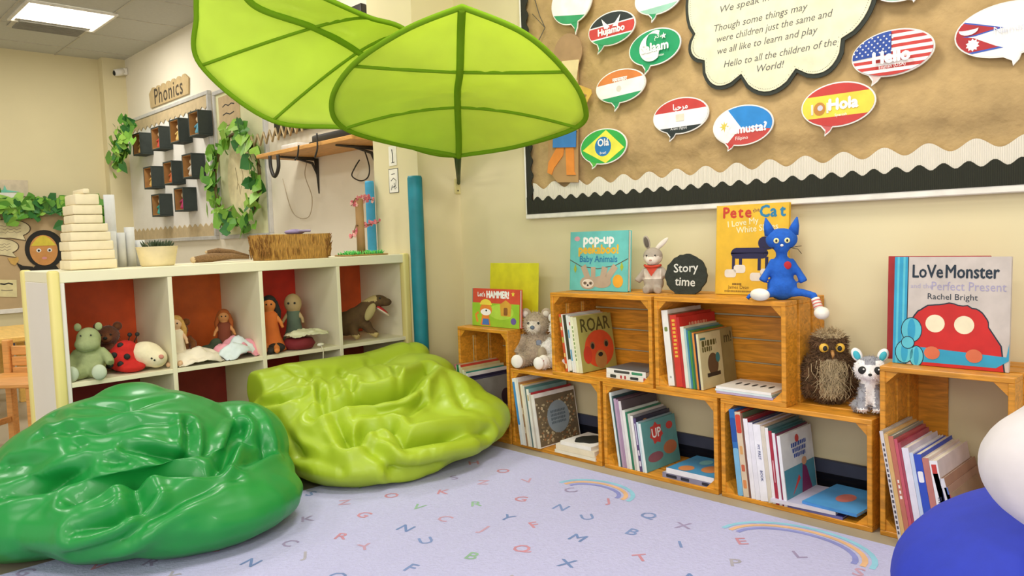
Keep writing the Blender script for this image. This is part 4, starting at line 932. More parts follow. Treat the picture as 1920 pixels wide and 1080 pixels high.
for s_ in (-1, 1):
    b = MB(); b.ell((s_*.033, 0, .164), (.014, .008, .02), H2, (0, s_*24, 0)); b.ell((s_*.033, -.005, .163), (.009, .005, .014), mat('3FB4C4', .6), (0, s_*24, 0)); b.build('ear', t)
    b = MB(); b.ell((s_*.019, -.039, .127), (.011, .006, .011), BLACK); b.ell((s_*.019+.003, -.0445, .131), (.0025, .0015, .0025), WH, seg=8); b.build('eye', t)  # small white bead is a glint of light modelled onto each eye
nose(t, (0, -.05, .117), (.005, .004, .004))
# ---- toys in the cubby shelf (facing into the room)
ZS = .3935
t = thing('plush_hippo', 'sage green hippo toy sitting at the left of the first compartment', 'soft toy', (-.43, -1.577, ZS), (0, 0, 62))
m = mat('9DA876', .95, 'plain', 60, .08, .2); m2 = mat('C2CDB4', .95)
blob('body', [(0, .005, .05, .05, .042, .055), (0, 0, .135, .04, .036, .042), (0, -.02, .12, .042, .03, .028), ('t', [(.035, 0, .095), (.06, -.015, .07), (.072, -.035, .05)], [.016, .016, .015]), ('t', [(-.035, 0, .095), (-.056, -.015, .065), (-.06, -.03, .04)], [.016, .016, .015]),
              ('t', [(.02, -.02, .025), (.04, -.06, .024)], [.026, .022]), ('t', [(-.02, -.02, .025), (-.04, -.06, .024)], [.026, .022])], m, t, .005, 4)
for s_ in (-1, 1):
    b = MB(); b.ell((s_*.033, .005, .178), (.012, .006, .014), m); b.build('ear', t); b = MB(); b.ell((s_*.043, -.075, .027), (.024, .012, .027), m2); b.build('foot_pad', t, 'pale mint foot pad')
eyes(t, [(.016, -.036, .152), (-.016, -.036, .152)], .003)
b = MB(); b.tube([(-.026, -.045, .102), (0, -.05, .097), (.026, -.045, .102)], .0012, mat('6A7450', .9), 5); b.build('mouth', t)
sit_bear('brown_bear', 'dark brown bear toy behind the hippo', (-.56, -1.475, ZS), 62, .78, '6A3A20', '7A4A2A', '6A3A20', BLACK, 700)
t = thing('plush_ladybird', 'red ladybird toy with black spots beside the hippo', 'soft toy', (-.46, -1.46, ZS), (0, 0, 62))
m = mat('C8241C', .9, 'plain', 60, .08, .2); blob('body', [(0, 0, .05, .055, .05, .05), (.01, .0, .085, .04, .04, .03), (.03, -.03, .02, .05, .04, .02)], m, t, .005, 5)
for p_ in ((-.02, -.044, .068), (.022, -.046, .06), (-.035, -.038, .034), (.0, -.03, .1), (.0, -.05, .035)): b = MB(); b.ell(p_, (.011, .006, .011), BLACK, seg=12); b.build('spot', t)
for s_ in (0, 1): b = MB(); b.tube([(.02+s_*.02, 0, .105), (.028+s_*.025, -.005, .13)], .002, BLACK, 5); b.ell((.028+s_*.025, -.005, .134), .008, BLACK, seg=10); b.build('antenna', t)
t = thing('plush_lamb', 'cream lamb toy with a pink nose lying on its side on the ladybird', 'soft toy', (-.425, -1.385, ZS), (0, 0, 58)); t.scale = (1.2,)*3
m = mat('EFE3BE', .9, 'plain', 60, .05, .2); blob('body', [(0, 0, .048, .05, .04, .038, 0, 25, 0), (.026, -.012, .036, .032, .032, .03), (-.01, .04, .03, .04, .04, .03)], m, t, .005, 6)
b = MB(); b.ell((.045, -.036, .042), (.008, .005, .007), mat('D08A78', .8)); b.build('nose', t); eyes(t, [(.02, -.044, .04), (.028, -.045, .034)], .003)
b = MB(); b.ell((-.05, -.03, .022), (.02, .012, .01), mat('E0B44A', .8)); b.build('ear', t, 'yellow ear')
def doll(lab, loc, rz, hairc, dressc, skinc='E2B890', sc=1, tilt=0, head=.022, hair='long', rx=0):
    t = thing('doll', lab, 'doll', loc, (rx, tilt, rz)); t.scale = (sc,)*3
    sk = mat(skinc, .7); dm = mat(dressc, .85); hm = mat(hairc, .85, 'plain', 80, .2, .3)
    blob('body', [(0, 0, .155, head, head*.95, head*1.15), ('t', [(0, 0, .145), (0, 0, .12), (0, 0, .06)], [.009, .02, .022]), ('t', [(.018, 0, .12), (.035, -.01, .095), (.04, -.03, .08)], [.008, .007, .006]), ('t', [(-.018, 0, .12), (-.035, -.01, .095), (-.04, -.03, .08)], [.008, .007, .006]),
                  ('t', [(.012, 0, .03), (.018, -.05, .018), (.02, -.095, .012)], [.013, .011, .009]), ('t', [(-.012, 0, .03), (-.018, -.05, .018), (-.02, -.095, .012)], [.013, .011, .009])], sk, t, .004, 3)
    b = MB(); b.lathe([(.014, .135), (.026, .124), (.0265, .085), (.032, .05), (.048, .012), (.05, .004), (.0, .003)], dm, seg=20, sy=.9); b.build('dress', t)
    if hair:
        k = MB(); k.ell((0, .006, .163), (head*1.12, head*1.0, head*1.1), hm)
        if hair == 'long':
            for s_ in (-1, 1): k.tube([(s_*head*.8, .006, .165), (s_*head*1.2, .008, .13), (s_*head*1.3, 0, .1)], [.009, .011, .006], hm, 8)
        k.build('hair', t)
    eyes(t, [(head*.35, -head*.9, .158), (-head*.35, -head*.9, .158)], head*.13)
    return t
doll('blonde doll in a long cream dress in the second compartment', (-.46, -1.265, ZS), 60, 'C89A50', 'E9DCC0')
doll('red-haired doll lying in the second compartment behind the pink cloth', (-.55, -1.04, ZS), 66, 'A8561E', '7A3A20', 'C88A50')
sit_bear('brown_bear', 'small brown toy bear behind the blonde doll', (-.61, -1.2, ZS), 62, .7, '8A5224', '9A6230', '8A5224', BLACK, 500)
def cloth(lab, c, w_, d_, h_, loc, rz, seed, name='cloth', cat='cloth'):
    b = MB(); n = 26; vs = []; fs = []
    for j in range(n+1):
        for i in range(n+1):
            u, v = i/n*2-1, j/n*2-1; r = math.hypot(u, v); q = mn.noise(Vector((u*1.8+seed, v*1.8, seed)))
            z = h_*max(0, 1-r*r*.7)*(.7+.5*q) + .012*abs(mn.noise(Vector((u*4, v*4+seed, 2)))) + .001
            k = 1+.12*q; vs.append((u*w_*k*(1-.2*abs(v)), v*d_*k*(1-.2*abs(u)), max(.0015, z)))
    for j in range(n):
        for i in range(n): a = j*(n+1)+i; fs.append((a, a+1, a+n+2, a+n+1))
    b.add(vs, fs, c, True); o = b.build(name, label=lab, cat=cat); o.location = loc; o.rotation_euler = (0, 0, rad(rz)); md = o.modifiers.new('s', 'SOLIDIFY'); md.thickness = .003; md.offset = 1; return o
cloth('rumpled cream doll dress at the front of the second compartment', mat('EADFC8', .9), .08, .11, .07, (-.43, -1.21, ZS), 0, 3)
cloth('rumpled pink cloth at the right of the second compartment', mat('EBA0AC', .9), .085, .085, .085, (-.46, -1.04, ZS), 0, 5)
cloth('pale blue and white doll dress over the pink cloth', mat('DDE8E8', .9), .05, .09, .09, (-.415, -1.055, ZS), 20, 8)
t = thing('green_toy', 'dark green knitted toy lying between the dolls in the second compartment', 'soft toy', (-.55, -1.11, ZS), (0, 0, 60))
blob('body', [(0, 0, .025, .04, .03, .024), (.03, 0, .05, .025, .02, .024), (-.03, -.03, .014, .02, .02, .013)], mat('3E4A34', .95), t, .005, 4)
t = doll('orange doll with black boots at the left of the third compartment', (-.46, -.885, ZS), 62, '20201C', 'D8702A', 'D8813A', 1.25, 0, .022)
doll('doll with bright red hair at the back of the third compartment', (-.62, -.83, ZS), 60, 'D8281C', 'B8402A', 'A86A3A', 1.05, 0, .03)
doll('bald doll with a round head and grey-green top in the third compartment', (-.52, -.745, ZS+.015), 52, 'B0936A', '5E6E5A', 'BBA070', 1.1, 0, .034, None)
b = MB(); b.lathe([(.0, .0), (.055, .003), (.068, .022), (.055, .045), (0, .05)], mat('7A1E24', .8), seg=28); o = b.build('cushion', label='small dark red cushion at the front of the third compartment', cat='cushion'); o.location = (-.43, -.775, ZS)
b = MB(); b.ell((0, 0, .02), (.045, .035, .02), mat('2A2622', .8)); b.ell((.03, -.04, .014), (.02, .02, .014), mat('2A2622', .8)); o = b.build('black_shoe', label='black toy shoe beside the dark red cushion', cat='shoe'); o.location = (-.42, -.885, ZS)
cloth('folded cream and green cloth laid over the dark red cushion', mat('DDDcB8'.upper(), .9), .06, .095, .03, (-.42, -.745, ZS+.052), 0, 11)
b = MB(); b.tube([(0, 0, 0), (.008, .004, -.02), (.012, 0, -.05), (.01, -.006, -.075)], .0022, mat('E9E4C8', .8), 6); b.ell((-.004, .0, .004), (.012, .016, .008), mat('E9E4D0', .9)); o = b.build('ribbon', label='white ribbon hanging over the edge of the third compartment', cat='ribbon'); o.location = (-.362, -.71, ZS+.01)
t = thing('plush_dinosaur', 'brown dinosaur toy with an open red mouth in the fourth compartment', 'soft toy', (-.46, -.425, ZS), (0, 0, 65)); t.scale = (1.12,)*3
m = mat('5C4426', .9, 'plain', 30, .25, .3); m2 = mat('B8A26A', .9)
blob('body', [(-.075, .01, .065, .05, .04, .05), (-.035, 0, .085, .05, .036, .045), ('t', [(-.02, 0, .1), (.02, 0, .135), (.05, -.002, .15)], [.036, .03, .028]), (.055, -.002, .15, .042, .03, .025), (.085, -.003, .143, .028, .024, .017),
              ('t', [(-.1, .02, .06), (-.14, .05, .05), (-.16, .08, .03)], [.035, .022, .008]), ('t', [(-.05, -.02, .06), (-.05, -.035, .03), (-.035, -.05, .012)], [.026, .018, .013]), ('t', [(.0, -.015, .06), (.02, -.02, .03), (.045, -.035, .012)], [.024, .016, .013])], m, t, .005, 4,
     paint=lambda c: m2 if (c.z > .15 and c.x < .05 and c.x > -.02) or (c.z < .024 and c.x > -.06) else None)
b = MB(); b.ell((.066, -.006, .115), (.036, .022, .009), mat('C0282A', .7), (0, 38, 0)); b.ell((.07, -.006, .108), (.038, .024, .007), mat('E4D2B8', .8), (0, 38, 0)); b.build('lower_jaw', t, 'red open lower jaw')
b = MB(); b.ell((.018, -.035, .11), (.018, .012, .038), mat('B8A870', .9), (0, 28, 0)); b.build('arm', t, 'pale flipper-shaped arm'); eyes(t, [(.06, -.03, .163)], .004)
# ================================================================= BEANBAGS
from mathutils.bvhtree import BVHTree
def beanbag(name, lab, shapes, m, creases, seed, zmin=.0, seams=(), sm=14, wr=.006):
    t = thing(name, lab, 'beanbag', (0, 0, 0))
    def crush(vs):
        return vs
    o = blob('cover', shapes, m, None, .009, sm)
    me = o.data; n = len(me.vertices); P_ = np.empty(n*3); me.vertices.foreach_get('co', P_); P_ = P_.reshape(-1, 3)
    N_ = np.empty(n*3); me.vertices.foreach_get('normal', N_); N_ = N_.reshape(-1, 3)
    tree = BVHTree.FromPolygons([Vector(p) for p in P_], [tuple(f.vertices) for f in me.polygons])
    disp = np.zeros(n)
    for pts, dep, wd in creases:
        hit = []
        for x, y in pts:
            d = (CF + CR*((x-960)/FPX) + CU*((540-y)/FPX)).normalized(); h = tree.ray_cast(CAM, d)
            if h[0] is not None: hit.append(np.array(h[0]))
        if len(hit) < 2: continue
        D = np.full(n, 9.); T = np.zeros(n); Ltot = sum(np.linalg.norm(b_-a_) for a_, b_ in zip(hit, hit[1:])); acc = 0
        for a_, b_ in zip(hit, hit[1:]):
            ab = b_-a_; L2 = ab@ab; tt = np.clip(((P_-a_)@ab)/L2, 0, 1); dd = np.linalg.norm(P_-(a_+tt[:, None]*ab), axis=1)
            k = dd < D; D[k] = dd[k]; T[k] = ((acc+tt*math.sqrt(L2))/Ltot)[k]; acc += math.sqrt(L2)
        tap = np.sin(np.clip(T, .06, .94)*PI)**.5
        disp += tap*(-dep*np.exp(-(D/wd)**1.3) + .38*dep*np.exp(-((D-2.4*wd)/(1.3*wd))**2))
    for i in range(n):
        p = P_[i]; q = Vector((p[0]*3.2+seed, p[1]*3.2, p[2]*7)); a = mn.noise(q); c = mn.noise(q*2.7)
        disp[i] += wr*2.2*(.5-abs(a)*1.6) + wr*.7*(.5-abs(c)*1.4)
    P_ = P_ + N_*disp[:, None]
    P_[:, 2] = np.where(P_[:, 2] < zmin+.004, zmin+.002, P_[:, 2])
    me.vertices.foreach_set('co', P_.ravel()); me.update()
    s2 = o.modifiers.new('s', 'SMOOTH'); s2.factor = .5; s2.iterations = 1
    ss = o.modifiers.new('d', 'SUBSURF'); ss.levels = 1; ss.render_levels = 1
    o.parent = t
    return t, o, tree
GREEN = mat('158A38', .38, 'plain', 3, .05, .0, coat=.12); LIME = mat('A3BC28', .45, 'plain', 3, .05, .0, coat=.05)
lime = beanbag('beanbag', 'crumpled lime beanbag slumped between the cubby shelf and the crates',
    [(.1, -.68, .11, .39, .41, .12), (.24, -.5, .13, .2, .24, .12), (.3, -.78, .09, .17, .24, .09), (.0, -.62, .19, .28, .38, .15), ('t', [(-.2, -1.09, .285), (-.19, -.85, .29), (-.2, -.6, .285), (-.19, -.4, .31)], [.085, .09, .085, .09]), (-.17, -.37, .335, .065, .07, .055), (-.05, -.45, .25, .17, .17, .11), (.17, -.93, .08, .26, .2, .09), (.12, -.47, .17, .22, .18, .14), (-.12, -.95, .16, .22, .2, .17), (.04, -.9, .12, .28, .22, .14)],
    LIME, [([(804, 691), (766, 730), (736, 741), (671, 756), (594, 781)], .095, .019), ([(481, 762), (529, 750), (567, 738)], .045, .013), ([(730, 798), (760, 830), (825, 818), (914, 812)], .08, .019),
           ([(630, 786), (659, 839), (686, 807), (730, 800)], .07, .017), ([(659, 712), (665, 757)], .045, .011), ([(600, 724), (606, 780)], .045, .011), ([(683, 839), (736, 881), (816, 872), (884, 863)], .04, .016),
           ([(740, 690), (745, 725)], .03, .010), ([(640, 700), (655, 735), (700, 745)], .025, .010), ([(560, 752), (590, 700)], .02, .012), ([(520, 790), (560, 850), (640, 880)], .025, .015), ([(787, 727), (790, 755), (754, 784)], .035, .012),
           ([(840, 700), (870, 760), (930, 790)], .02, .018), ([(700, 815), (760, 850), (800, 850)], .02, .012), ([(540, 690), (590, 715)], .02, .012), ([(690, 680), (720, 710)], .02, .012)], 3, .0125, sm=9, wr=.0035)
green = beanbag('beanbag', 'large glossy dark green beanbag in the left foreground',
    [(.1, -1.58, .12, .47, .42, .13), (.02, -1.6, .22, .34, .33, .18), (.1, -1.3, .18, .2, .15, .15), (.33, -1.52, .1, .25, .3, .11), (-.02, -1.86, .12, .33, .25, .14), (.18, -1.72, .1, .3, .22, .11), (-.02, -1.58, .32, .17, .14, .1), (.0, -1.8, .22, .2, .16, .12)],
    GREEN, [([(141, 938), (267, 900), (400, 891)], .07, .018), ([(237, 842), (290, 850), (345, 868)], .045, .012), ([(444, 750), (452, 802), (407, 884)], .075, .014), ([(341, 730), (352, 790), (348, 861)], .05, .012),
            ([(80, 818), (200, 805), (320, 790)], .03, .014), ([(15, 872), (230, 868), (352, 870)], .03, .012), ([(140, 995), (220, 975), (280, 940)], .045, .014), ([(133, 1040), (230, 1010), (307, 957), (440, 900)], .03, .014),
            ([(0, 930), (90, 915), (160, 880)], .04, .016), ([(380, 740), (400, 800)], .03, .012), ([(470, 770), (500, 850), (440, 880)], .03, .014), ([(250, 900), (265, 960)], .04, .018),
            ([(160, 760), (240, 770), (330, 745)], .02, .014), ([(100, 780), (150, 840)], .02, .012)], 9, .0125, wr=.003, sm=9)
def seam(bag, pts, m, nm='seam'):
    t, o, tree = bag; hit = []
    for x, y in pts:
        d = (CF + CR*((x-960)/FPX) + CU*((540-y)/FPX)).normalized(); h = tree.ray_cast(CAM, d)
        if h[0]: hit.append(h[0])
    if len(hit) > 2: MB().tube(hit, .002, m, 5).build(nm, t)
# ================================================================= RUG
b = MB(); RG = mat('B9B9DE', .95, 'plain', 120, .05, .3)
b.bb(.2, -3.6, 0, 3.4, -.345, .012, RG, .005)
rn = random.Random(11); cols = [mat(c, .95) for c in ('7A8FC0', 'C48A9A', '8FB49A', '9A8FB4', 'A8A4B0', '6E86B8', 'C09AB0')]; fr_ = Fr((0, 0, .0125), (1, 0, 0), (0, 1, 0))
k = 0
for j in range(22):
    for i in range(20):
        x = .26+i*.155+(j % 2)*.07+rn.uniform(-.03, .03); y = -.56-j*.14+rn.uniform(-.02, .02)
        if x > 3.3: continue
        b.text('ABCDEFGHIJKLMNOPQRSTUVWXYZ'[(k*7+j) % 26], fr_, x, y, .062, cols[rn.randrange(7)], 0, rot=rn.uniform(-.5, .5)+PI*.2, bold=.001); k += 1
for cx, r in ((.95, .14), (1.62, .2), (2.3, .2)):
    for q, c in enumerate(('8FC8E0', 'E0B48A', '8A90D0')): b.art(sline([(cx+(r-q*.022)*math.cos(a), -.36-.0*q-.16+(r*.75-q*.022)*math.sin(a)) for a in [PI*i_/16 for i_ in range(17)]], .014), fr_, .0002, mat(c, .95))
b.build('rug', label='pale alphabet rug in front of the crates and beanbags', cat='rug')
# ================================================================= LEAF CANOPIES
LF = leafmat('E0F07C', .68); RIB = leafmat('88B42A', .3)
def canopy(lab, rows, tip, base, m, rb, hook, ribs, sag=.03):
    """rows: (left px, mid px, right px, depth left, mid, right) from the base to the tip"""
    t = thing('leaf_canopy', lab, 'leaf canopy', hook, group=None)
    T0 = Matrix.Translation(-Vector(hook))
    A = [[atd(*l, dl), atd(*c, dc), atd(*r, dr)] for l, c, r, dl, dc, dr in rows]
    B0, T1 = atd(*base[:2], base[2]), atd(*tip[:2], tip[2])
    ctrl = [[B0]*3] + A + [[T1]*3]
    def cr_(p0, p1, p2, p3, u): return .5*((2*p1)+(p2-p0)*u+(2*p0-5*p1+4*p2-p3)*u*u+(3*p1-p0-3*p2+p3)*u**3)
    n = len(ctrl); NR = 10; NC = 24; grid = []
    for i in range(n-1):
        for k in range(NR + (1 if i == n-2 else 0)):
            u = k/NR; L_, C_, R_ = [cr_(ctrl[max(0, i-1)][j], ctrl[i][j], ctrl[i+1][j], ctrl[min(n-1, i+2)][j], u) for j in range(3)]
            row_ = []
            for q in range(NC+1):
                v = q/NC
                if v <= .5: w2 = v*2; p = L_*(1-w2)+C_*w2
                else: w2 = v*2-1; p = C_*(1-w2)+R_*w2
                quad = L_*(2*(v-.5)*(v-1)) + C_*(4*v*(1-v)) + R_*(2*v*(v-.5)); row_.append(quad*.85+p*.15)
            grid.append(row_)
    m_, k_ = len(grid), NC+1; b = MB()
    vs = []
    for i, r_ in enumerate(grid):
        for q, p in enumerate(r_):
            f = math.sin(PI*q/NC)*math.sin(PI*i/(m_-1)); vs.append(p + Vector((0, 0, .012*f*mn.noise(Vector((i*.35, q*.9, 3))))))
    fs = [(i*k_+q, i*k_+q+1, (i+1)*k_+q+1, (i+1)*k_+q) for i in range(m_-1) for q in range(NC)]
    b.add(vs, fs, m, True); o = b.build('cloth', t, M=T0); sd = o.modifiers.new('s', 'SOLIDIFY'); sd.thickness = .0012
    rim = [r_[0] for r_ in grid] + [r_[-1] for r_ in grid[::-1]]; MB().tube(rim, .0095, rb, 8, False).build('rim', o, 'darker green sewn rim', M=T0)
    mid = [r_[NC//2] for r_ in grid]; MB().tube([p+Vector((0, 0, -.004)) for p in mid], [.013]*len(mid), rb, 8).build('midrib', o, 'darker green middle rib', M=T0)
    for ri in ribs: MB().tube([p+Vector((0, 0, -.003)) for p in grid[min(m_-1, int(ri*NR))]], .006, rb, 8).build('rib', o, 'darker green cross rib', M=T0)
    return t, B0
HK = Vector((XC+.006, -.012, 1.09))
t, B0 = canopy('green leaf-shaped canopy in front, hung over the beanbags', [((742, 270), (860, 258), (968, 275), 3.12, 3.17, 3.12), ((645, 240), (858, 200), (1082, 238), 2.85, 2.95, 2.85), ((622, 190), (858, 166), (1096, 196), 2.7, 2.82, 2.7), ((662, 122), (862, 134), (1060, 133), 2.55, 2.66, 2.55), ((760, 56), (864, 60), (982, 62), 2.42, 2.48, 2.42)],
      (866, 13, 2.36), (860, 292, 3.3), LF, RIB, HK, (2, 4))
H0 = Matrix.Translation(-HK)
MB().tube([HK+Vector((0, 0, .0)), HK.lerp(B0, .5)+Vector((0, 0, -.005)), B0], [.008, .009, .012], mat('33461C', .6), 10).build('stem', t, 'dark green stem', M=H0)
t2, B1_ = canopy('larger green leaf-shaped canopy behind, cut off by the top of the photo', [((800, 285), (815, 235), (866, 235), 3.28, 3.3, 3.25), ((662, 242), (735, 150), (862, 170), 3.2, 3.2, 3.1), ((510, 226), (672, 96), (768, 62), 3.1, 3.1, 2.98), ((376, 122), (588, 50), (690, 32), 2.95, 2.95, 2.85), ((368, 30), (480, 10), (600, -8), 2.85, 2.85, 2.75), ((372, -40), (440, -45), (500, -55), 2.78, 2.78, 2.7)],
      (400, -90, 2.72), (855, 292, 3.4), leafmat('DEF080', .68), RIB, HK+Vector((0, .0, .0)), (3, 4))
MB().tube([HK, B1_], [.007, .009], mat('33461C', .6), 8).build('stem', t2, 'dark green stem', M=H0)
b = MB(); b.box((0, 0, 0), (.006, .034, .07), mat('D8CC8C', .5), .002); b.ell((.003, 0, -.02), .004, BLACK, seg=8); o = b.build('wall_hook', label='small cream wall bracket holding the leaf canopies', cat='wall bracket'); o.location = (XC+.0035, -.018, 1.075)
# ================================================================= PHONICS WALL
def leafshape(b, c, nrm, r, m, rn_):
    t_ = nrm.orthogonal().normalized(); t_.rotate(Matrix.Rotation(rn_.random()*6.28, 3, nrm)); s_ = nrm.cross(t_)
    P_ = [(0, -.15), (.45, -.45), (.75, 0), (.5, .45), (0, 1), (-.5, .45), (-.75, 0), (-.45, -.45)]
    b.add([c+t_*(y*r)+s_*(x*r)+nrm*(.15*r*abs(x)) for x, y in P_]+[c+t_*(.2*r)], [(i, (i+1) % 8, 8) for i in range(8)], m, False)
IV = [mat(c, .5) for c in ('5C9A34', '80B844', '3A7A3A', '9CCC54')]
def ivy(name, lab, pts, per, spread, size, nrm, cat='ivy', thick=.004, seed=1, stemm=None, ring=False):
    t = thing(name, lab, cat, pts[0]); rn_ = random.Random(seed); T0 = Matrix.Translation(-Vector(pts[0]))
    MB().tube(pts, thick, stemm or mat('6A5A34', .8), 6).build('stem', t, M=T0); b = MB()
    for a, c in zip(pts, pts[1:]):
        a, c = Vector(a), Vector(c)
        for _ in range(per):
            p = a.lerp(c, rn_.random()) + Vector([rn_.gauss(0, spread)*(1-abs(nrm[i])*.8) for i in range(3)]) + Vector(nrm)*rn_.random()*.05
            leafshape(b, p, (Vector(nrm)+Vector((rn_.gauss(0, .4), rn_.gauss(0, .4), rn_.gauss(0, .4)))).normalized(), size*(.7+.6*rn_.random()), IV[rn_.randrange(4)], rn_)
    b.build('leaves', t, M=T0); return t
def board(name, lab, x0, z0, x1, z1, m, fm, grp=None):
    t = thing(name, lab, 'noticeboard', (x0, YL, z0)); w_, h_ = x1-x0, z1-z0
    MB().bb(.02, -.016, .02, w_-.02, -.001, h_-.02, m).build('paper_backing', t)
    b = MB()
    for c in ((0, -.03, 0, w_, 0, .03), (0, -.03, h_-.03, w_, 0, h_), (0, -.03, .03, .03, 0, h_-.03), (w_-.03, -.03, .03, w_, 0, h_-.03)): b.bb(*c, fm, .003)
    b.build('frame', t); return t, w_, h_
FG = mat('C9C8C4', .4)
t, w_, h_ = board('phonics_board', 'white display board with black boxes on the left wall', -5.3, .885, -3.4, 2.03, mat('F3EFE6', .85, 'plain', 9, .03, .3), FG)
ZIG = mat('CDB890', .85)
for z0, s_ in ((h_-.06, -1), (.06, 1)):
    b = MB(); pts = []; n = 34
    for i in range(n+1): x = .03+(w_-.06)*i/n; pts.append((x, z0+s_*(.045+(.03 if i % 2 else 0))))
    poly = [(.03, z0-s_*.03)] + pts + [(w_-.03, z0-s_*.03)]
    if s_ > 0: pass
    b.prism(poly if s_ < 0 else poly, Fr((0, -.018, 0), (1, 0, 0), (0, 0, 1)), .004, ZIG); b.build('border_strip', t, 'kraft zigzag border strip')
b = MB(); F0 = Fr((-4.22, YL-.002, 2.14), (1, 0, 0), (0, 0, 1)); sgn = []
for i in range(7): sgn += [(-.4+i*.115+dx, .065+.03*math.sin(PI*(k+.5)/4)) for k, dx in enumerate((.01, .04, .075, .105))]
b.prism([(-.42, -.075), (.42, -.075), (.44, .05)] + sgn[::-1] + [(-.44, .05)], F0, .012, mat('C2AA7C', .85))
b.text('Phonics', F0, 0, .0, .19, mat('4A4032', .8), .0125, bold=.002, spacing=1.1, sx=1.0); b.build('phonics_sign', label='kraft lettered sign reading phonics on the left wall', cat='sign')
KB = mat('3A423E', .8); KI = mat('B08048', .85)
bxs = [(248, 291, 'black box beside the ivy, leftmost of the top row'), (283, 276, 'black box, second in the top row'), (317, 262, 'black box, third in the top row'), (351, 249, 'black box, rightmost of the top row')]
bxs = [(252, 270), (287, 259), (322, 245), (358, 231), (273, 333), (310, 324), (346, 311), (288, 385), (331, 374)]
labs = ['leftmost black box of the top row, beside the ivy', 'second black box of the top row', 'third black box of the top row', 'rightmost black box of the top row', 'left black box of the middle row', 'centre black box of the middle row', 'right black box of the middle row', 'left black box of the bottom row', 'right black box of the bottom row']
fc = ['C8A05A', 'C84A3A', 'E0C070', '5AA0B8', 'D8B060', 'C86A3A', 'D8D0C0', '3FA8A0', 'B83A6A']
for i, (x, y) in enumerate(bxs):
    p = at(x-4, y, 1, .04); a = .095; t = thing('display_box', labs[i]+' on the phonics board', 'box', (p.x, YL-.0165, p.z), group='black boxes on the phonics board')
    b = MB(); dd = .11
    for c in ((-a, -dd, -a, a, 0, -a+.012), (-a, -dd, a-.012, a, 0, a), (-a, -dd, -a+.012, -a+.012, 0, a-.012), (a-.012, -dd, -a+.012, a, 0, a-.012)): b.bb(*c, KB, .002)
    sh_ = b.build('shell', t); MB().bb(-a+.012, -.012, -a+.012, a-.012, -.002, a-.012, KI).build('back', t, 'kraft brown back')
    b = MB(); b.bb(-a+.0125, -dd+.003, -a+.0125, -a+.016, -.012, a-.0125, KI); b.bb(-a+.016, -dd+.003, a-.016, a-.0125, -.012, a-.0125, KI); b.bb(-a+.016, -dd+.003, -a+.0125, a-.0125, -.012, -a+.016, KI); b.build('lining', sh_, 'kraft brown lining')
    t2 = thing('small_figure', ['tan', 'red', 'yellow', 'blue', 'gold', 'orange', 'cream', 'teal', 'pink'][i]+' small figure inside the '+labs[i], 'figure', (p.x-.01, YL-.07, p.z-a+.016)); m = mat(fc[i], .7)
    b = MB(); b.lathe([(.035, 0), (.04, .02), (.025, .06), (.014, .09)], m, seg=14); b.tube([(0, 0, .09), (.05, -.02, .06)], [.012, .009], m, 8); b.tube([(0, 0, .09), (-.05, -.02, .06)], [.012, .009], m, 8); b.build('body', t2)
    b = MB(); b.ell((0, 0, .115), .028, mat('E2C49A', .7), seg=14); b.build('head', t2)
p = at(236, 262, 1, .14)
ivy('ivy_plant', 'ivy hanging at the left edge of the phonics board', [at(x, y, 1, .03) for x, y in ((248, 236), (238, 250), (228, 275), (232, 295), (226, 305))], 22, .06, .07, (0, -1, 0), seed=2)
t, w_, h_ = board('kraft_display_board', 'second display board behind the ivy wreath on the left wall', -3.32, .885, -2.5, 2.0, mat('E4E2B4', .85, 'plain', 9, .04, .3), FG)
b = MB(); b.box((.26, -.02, .95), (.34, .006, .22), mat('CDB48A', .85), .001)
F0 = Fr((.26, -.0235, .95), (1, 0, 0), (0, 0, 1)); b.art(sline([(-.1, .03), (-.05, .045), (0, .03), (.05, .04), (.1, .03)], .008), F0, .0005, BLACK); b.art(sline([(-.1, -.03), (-.04, -.02), (.02, -.035), (.09, -.025)], .008), F0, .0005, BLACK); b.build('header_card', t)
b = MB(); F0 = Fr((.37, -.017, .42), (1, 0, 0), (0, 0, 1)); b.prism(ell2(0, 0, .2, .3), F0, .003, mat('EFE3B4', .85))
for q in ([(-.06, .1), (-.03, .0), (-.05, -.06)], [(.03, .12), (.06, .03), (.04, -.02)], [(-.02, -.02), (.0, -.1), (.02, -.04)]): b.art(sline(q, .008), F0, .0035, mat('8A7A50', .8))
b.build('oval_card', t)
ring = [at(445+42*math.cos(a), 335+85*math.sin(a)-0, 1, .13) for a in [2*PI*i/22-.1 for i in range(23)]]
ivy('ivy_wreath', 'oval ivy wreath hanging over the second display board', ring, 5, .045, .07, (0, -1, 0), cat='wreath', seed=5, thick=.012)
# screen, wall shelf, cables
t = thing('wall_screen', 'dark framed grey screen half hidden behind the larger leaf', 'screen', (-2.35, YL, 1.56))
MB().bb(0, -.04, 0, 1.1, -.001, .62, mat('2A241E', .5), .006, 2).build('frame', t); MB().bb(.16, -.043, .05, 1.04, -.0405, .57, mat('A8A298', .3)).build('display', t)
t = thing('wall_shelf', 'thin wooden wall shelf on black brackets left of the pillar', 'shelf', (-1.55, YL, 1.385))
MB().bb(-.55, -.3, -.012, .55, -.001, .012, mat('D8A058', .5, 'wood', 9, .2, .1), .003).build('board', t)
for x in (-.32, .34):
    b = MB(); BM = mat('33302A', .5)
    b.tube([(x, -.27, -.02), (x, -.02, -.024)], [.006, .012], BM, 6); b.tube([(x, -.012, -.02), (x, -.006, -.12), (x, -.003, -.24)], [.016, .01, .004], BM, 6); b.tube([(x, -.16, -.024), (x, -.04, -.05), (x, -.01, -.12)], [.006, .01, .006], BM, 6); b.build('bracket', t)
